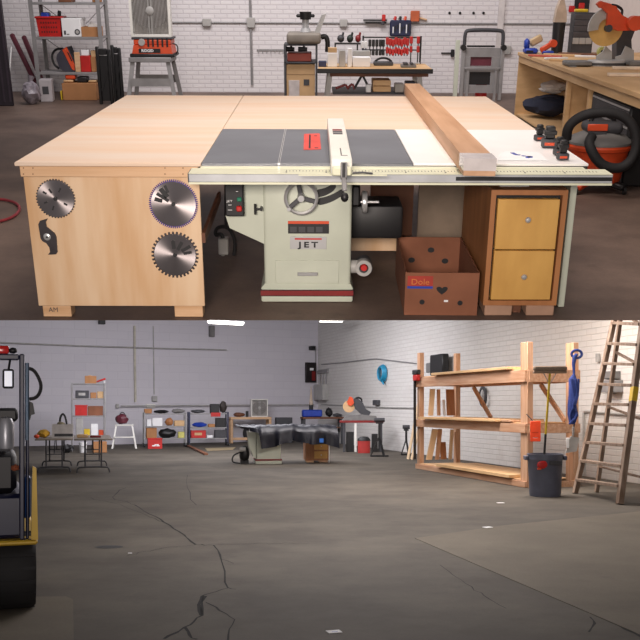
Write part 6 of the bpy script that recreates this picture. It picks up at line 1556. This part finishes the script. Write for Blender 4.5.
# ---------------------------------------------------------------- tall step ladder
f0 = on_floor('B', 598, 499, R_(-20))
o = thing('step_ladder', f0, 'tall weathered step ladder standing at the right picture edge', 'ladder')
A0, A1 = (610.8, 335.0), (575.0, 493.6); B0, B1 = (639.5, 350.0), (619.5, 504.5)
a1 = f0.fl(*A1); b1_ = f0.fl(*B1)
def up(pt, px_from, p_top, zt_, lean):         # a stile from its foot towards the picture point p_top, leaning back by 'lean' at height zt_
    x, z = f0.at(*p_top, pt[1] + lean); return Vector((pt[0], pt[1], .004)), Vector((x, pt[1]+lean, z))
LA, LA1 = up(a1, None, A0, 0, .55); LB_, LB1 = up(b1_, None, B0, 0, .55)
ext = 1.35
LA1 = LA + (LA1-LA)*ext; LB1 = LB_ + (LB1-LB_)*ext
xax = (LB_-LA); xax.z = 0; xax.normalize()
MB(OLDW).bar(LA, LA1, .07, .11, xax, .004).part('front_rail', o)
rl = MB(OLDW).bar(LB_, LB1, .08, .11, xax, .004).part('front_rail', o)
def onl(P0, P1, px, py):                        # parameter of the height seen at picture row py
    best = min(range(0, 401), key=lambda i: abs((lambda v: pr_y(v))(P0.lerp(P1, i/400)) - py)); return P0.lerp(P1, best/400)
MI = (cam.matrix_world).inverted()
def pr_y(v):
    c = MI @ (f0.M @ v); return CY + FPX*c.y/c.z
for ya, yb in ((479.5, 486), (461, 466.2), (442.5, 445.6), (423.5, 425.5), (404, 404.8), (384.2, 385.5), (363.5, 364.2), (343.5, 344.5), (323, 324)):
    a_, b_ = onl(LA, LA1, 0, ya), onl(LB_, LB1, 0, yb)
    MB(OLDW).bar(a_ + xax*.03, b_ - xax*.03, .12, .045, (0, 0, 1), .003).part('step', o)
# rear frame
ra, rb_ = Vector((*f0.fl(596.5, 492.5), .004)), Vector((*f0.fl(596.5, 492.5), .004)) + xax*(LB_-LA).length*1.0
topc = LA1.lerp(LB1, .5)
RA1, RB1_ = LA1 + Vector((0, .16, 0)) + xax*.08, LB1 + Vector((0, .16, 0)) - xax*.08
MB(OLDW).bar(ra, RA1, .06, .075, xax, .003).part('rear_rail', o); MB(OLDW).bar(rb_, RB1_, .06, .075, xax, .003).part('rear_rail', o)
for t_ in (.12, .4, .66, .86): MB(OLDW).bar(ra.lerp(RA1, t_) + xax*.025, rb_.lerp(RB1_, t_) - xax*.025, .05, .03).part('rear_rung', o)
MB(OLDW).box(-.3, -.16, 0, .3, .2, .035, .004, Matrix.Translation(topc + Vector((0, .06, .01)))).part('top_cap', o)
p = onl(LB_, LB1, 0, 395); MB(YELLOW).bar(p - (LB1-LB_).normalized()*.10 - Vector((0, .004, 0)), p + (LB1-LB_).normalized()*.12 - Vector((0, .004, 0)), .084, .111, xax).part('warning_label', rl, 'yellow label')
# boxes and pipes on the wall behind the ladder
o, w, h = wbox(SIDEW, (607.5, 371.5, 621, 379), .2, GREY, 'junction_box', 'upper grey box on the side wall behind the ladder', 'junction box')
o, w, h = wbox(SIDEW, (609, 380.5, 623.5, 392.5), .22, GALV, 'switch_box', 'lower larger grey box on the side wall behind the ladder', 'switch box')
run(SIDEW, [(585, 492-80), (585.2, 440), (585.8, 474)], .025, LGREY, 'conduit_pipe', 'vertical pipe on the side wall left of the ladder', 'pipe')
run(SIDEW, [(586, 411.2), (610, 413), (650, 416)], .025, LGREY, 'conduit_pipe', 'horizontal pipe on the side wall behind the ladder', 'pipe')
o, w, h = wbox(SIDEW, (598, 353.5, 601, 362), .06, LGREY, 'wall_hook', 'small grey fitting on the side wall between rope and ladder', 'wall fitting')
# ---------------------------------------------------------------- forklift at the left edge
FK = on_floor('B', 10, 617, R_(18.5))
kx = kk(FK, 15, 500); PXk = lambda px, py, y=0: FK.at(px, py, y)
o = thing('forklift', FK, 'dark blue and yellow forklift cut by the left picture edge, red beacon on top', 'forklift')
FBODY = mat('forklift_navy', (28, 32, 62), .4, coat=.3); FYEL = mat('forklift_yellow', (206, 168, 50), .45); FBLU = mat('forklift_blue', (50, 96, 170), .4); FSEAT = mat('forklift_dark', (26, 26, 32), .5)
tr = .27
wxc = PXk(17, 590)[0]
for (x, y) in ((wxc, .30), (wxc - 1.0, .30), (wxc, 1.45), (wxc - 1.0, 1.45)):
    t_ = MB(RUBBER).lathe([(tr*.6, -.125), (tr*.93, -.13), (tr, -.10), (tr, .10), (tr*.93, .13), (tr*.6, .125), (tr*.6, -.125)], (x, y, tr+.002), 'x', 36, cap=False)
    for q in range(18):
        a = 2*PI*q/18; t_.box(-.125, -.012, tr*.99, .125, .012, tr*1.012, 0, Matrix.Translation((x, y, tr+.006)) @ Matrix.Rotation(a, 4, 'X'))
    t_ = t_.part('wheel', o)
    MB(FYEL).lathe([(.001, -.11), (tr*.59, -.11), (tr*.59, .11), (.001, .11)], (x, y, tr+.002), 'x', 24).part('rim', t_, 'yellow rim')
x38, x36, x28, x18 = PXk(38, 560)[0], PXk(35.5, 500)[0], PXk(29, 500)[0], PXk(18.5, 500)[0]
zc, zk = PXk(20, 540)[1], PXk(20, 476)[1]
MB(FYEL).box(-1.3, -.02, zc-.035, x38-.002, 1.7, zc, .012).part('chassis', o, 'yellow chassis')
MB(FYEL).prism([(x36-.03, zc+.001), (x38, zc+.001), (x36+.005, PXk(37, 468)[1]), (x36-.02, PXk(36, 466)[1])], -.03, .05).part('carriage_edge', o, 'yellow edge')
MB(FBODY).box(-1.2, .06, zc+.001, x28-.03, 1.3, PXk(10, 495)[1], .03).part('engine_cover', o)
MB(FBLU).box(x28-.028, .02, PXk(30, 520)[1], x36-.032, .3, PXk(30, 476)[1], .02).part('tilt_cylinder', o, 'bright blue cylinder')
ztop = PXk(22, 354)[1]; x31 = PXk(31, 420)[0]; x24 = PXk(24.5, 420)[0]
MB(FBODY).box(x18+.005, -.02, zc+.002, x24, .08, ztop, .008).part('mast_rail', o); MB(FBODY).box(x24+.01, .0, zc+.002, x31-.012, .10, PXk(24, 364)[1], .008).part('mast_rail', o)
MB(mat('mast_cylinder', (70, 90, 112), .35, .3)).cyl((PXk(27, 400)[0], -.025, PXk(27, 440)[1]), (PXk(27, 400)[0], -.025, PXk(27, 363)[1]), .014, n=12).part('lift_cylinder', o)
MB(FBODY).box(-1.3, -.02, PXk(10, 360)[1], x18+.004, .07, PXk(10, 354.2)[1], .008).part('overhead_guard', o)
MB(FBODY).box(-1.3, 1.2, PXk(10, 360)[1], -.1, 1.27, PXk(10, 354.2)[1], .008).part('overhead_guard', o)
for y in (-.02, 1.2): MB(FBODY).box(-1.2, y+.09, PXk(10, 495)[1]+.002, -1.13, y+.07, PXk(10, 360)[1]-.001, .008).part('guard_post', o)
bx_, bz_ = PXk(4.5, 353.8)[0], PXk(4.5, 354)[1]
MB(mat('beacon_red', (200, 40, 40), .2)).box(bx_-.06, -.01, bz_+.002, bx_+.03, .06, bz_+.058, .012, seg=2).part('beacon', o, 'red beacon')
MB(FSEAT).ball((PXk(13, 350)[0], .02, PXk(13, 350.5)[1]), .03, .03, .022).part('bracket', o)
X0, Z0, X1, Z1 = FK.rect(2.5, 369, 14, 388.5, y=-.05)
wl_ = MB(FSEAT).box(X0, -.06, Z0, X1, .0, Z1, .01).part('work_lamp', o)
MB(LAMPR).box(X0+.012, -.064, Z0+.014, X1-.012, -.0602, Z1-.014, .003).part('lamp_glass', wl_, 'pale lamp glass')
MB(FSEAT).bar((X0+.04, -.03, Z1), (X0+.05, .02, PXk(10, 360)[1]-.001), .015, .015, (0, 1, 0)).part('lamp_bracket', o)
MB(RUBBER).tube([FK.p3(*p, .02) for p in ((28, 368), (34, 370), (39, 378), (41.5, 386), (39.5, 394), (35, 398.5), (28.5, 399))], .012, 8, smoothen=2).part('hydraulic_hose', o, 'black hydraulic hose')
MB(FSEAT).prism([PXk(*p) for p in ((29, 401), (33, 403), (35, 414), (31.5, 415), (30, 420), (28.5, 420))], -.0, .03).part('mast_bracket', o)
MB(TANK).lathe([(.02, 0), (.05, .02), (.056, .05), (.056, .19), (.04, .23), (.02, .24)], (PXk(6, 440)[0], .1, PXk(6, 452)[1]), 'z', 22).part('gas_tank', o, 'grey gas cylinder')
MB(FSEAT).box(-1.1, .1, PXk(10, 495)[1]+.001, PXk(20, 470)[0]-.02, 1.1, PXk(5, 452)[1]-.002, .04).part('counterweight', o)
MB(FSEAT).box(-1.0, .15, PXk(10, 422)[1], x18-.0, .25, PXk(10, 408)[1], .02).part('seat_back', o)
MB(mat('dull_orange_rag', (150, 80, 50), .9)).ball((PXk(15.5, 467)[0], .03, PXk(15, 468)[1]), .03, .03, .022, .3).part('rag', o, 'orange rag')
# ---------------------------------------------------------------- scraps on the floor
for i, (px, py, s_, rz, lb) in enumerate(((334, 632, .035, .3, 'white paper scrap at the bottom of the picture on the hall floor'), (487.5, 527.7, .04, .5, 'white paper scrap on the hall floor at the edge of the paler slab'), (500.5, 503, .04, .2, 'white paper scrap on the hall floor nearest the lumber rack'), (130, 553.5, .015, .2, 'tiny pale scrap on the left of the hall floor'))):
    f = on_floor('B', px, py, rz)
    o = thing('paper_scrap', f.sub(0, 0, .005 if i == 1 else .002), lb, 'paper scrap')
    MB(PAPER).box(-s_*1.3, -s_, 0, s_*1.3, s_, .003).part('sheet', o)
    if i == 0: MB(BLUE).box(-s_*.5, -s_*.5, .0031, s_*.6, -s_*.1, .0036).part('print', o, 'small blue print')
f = on_floor('B', 109, 547, 0)
MB(mat('oil_stain', (26, 22, 20), .6)).lathe([(.001, .0012), (.11, .0012), (.11, .0018), (.001, .0018)], (0, 0, 0), 'z', 20, sx=1.3).struct('floor_stain', f)
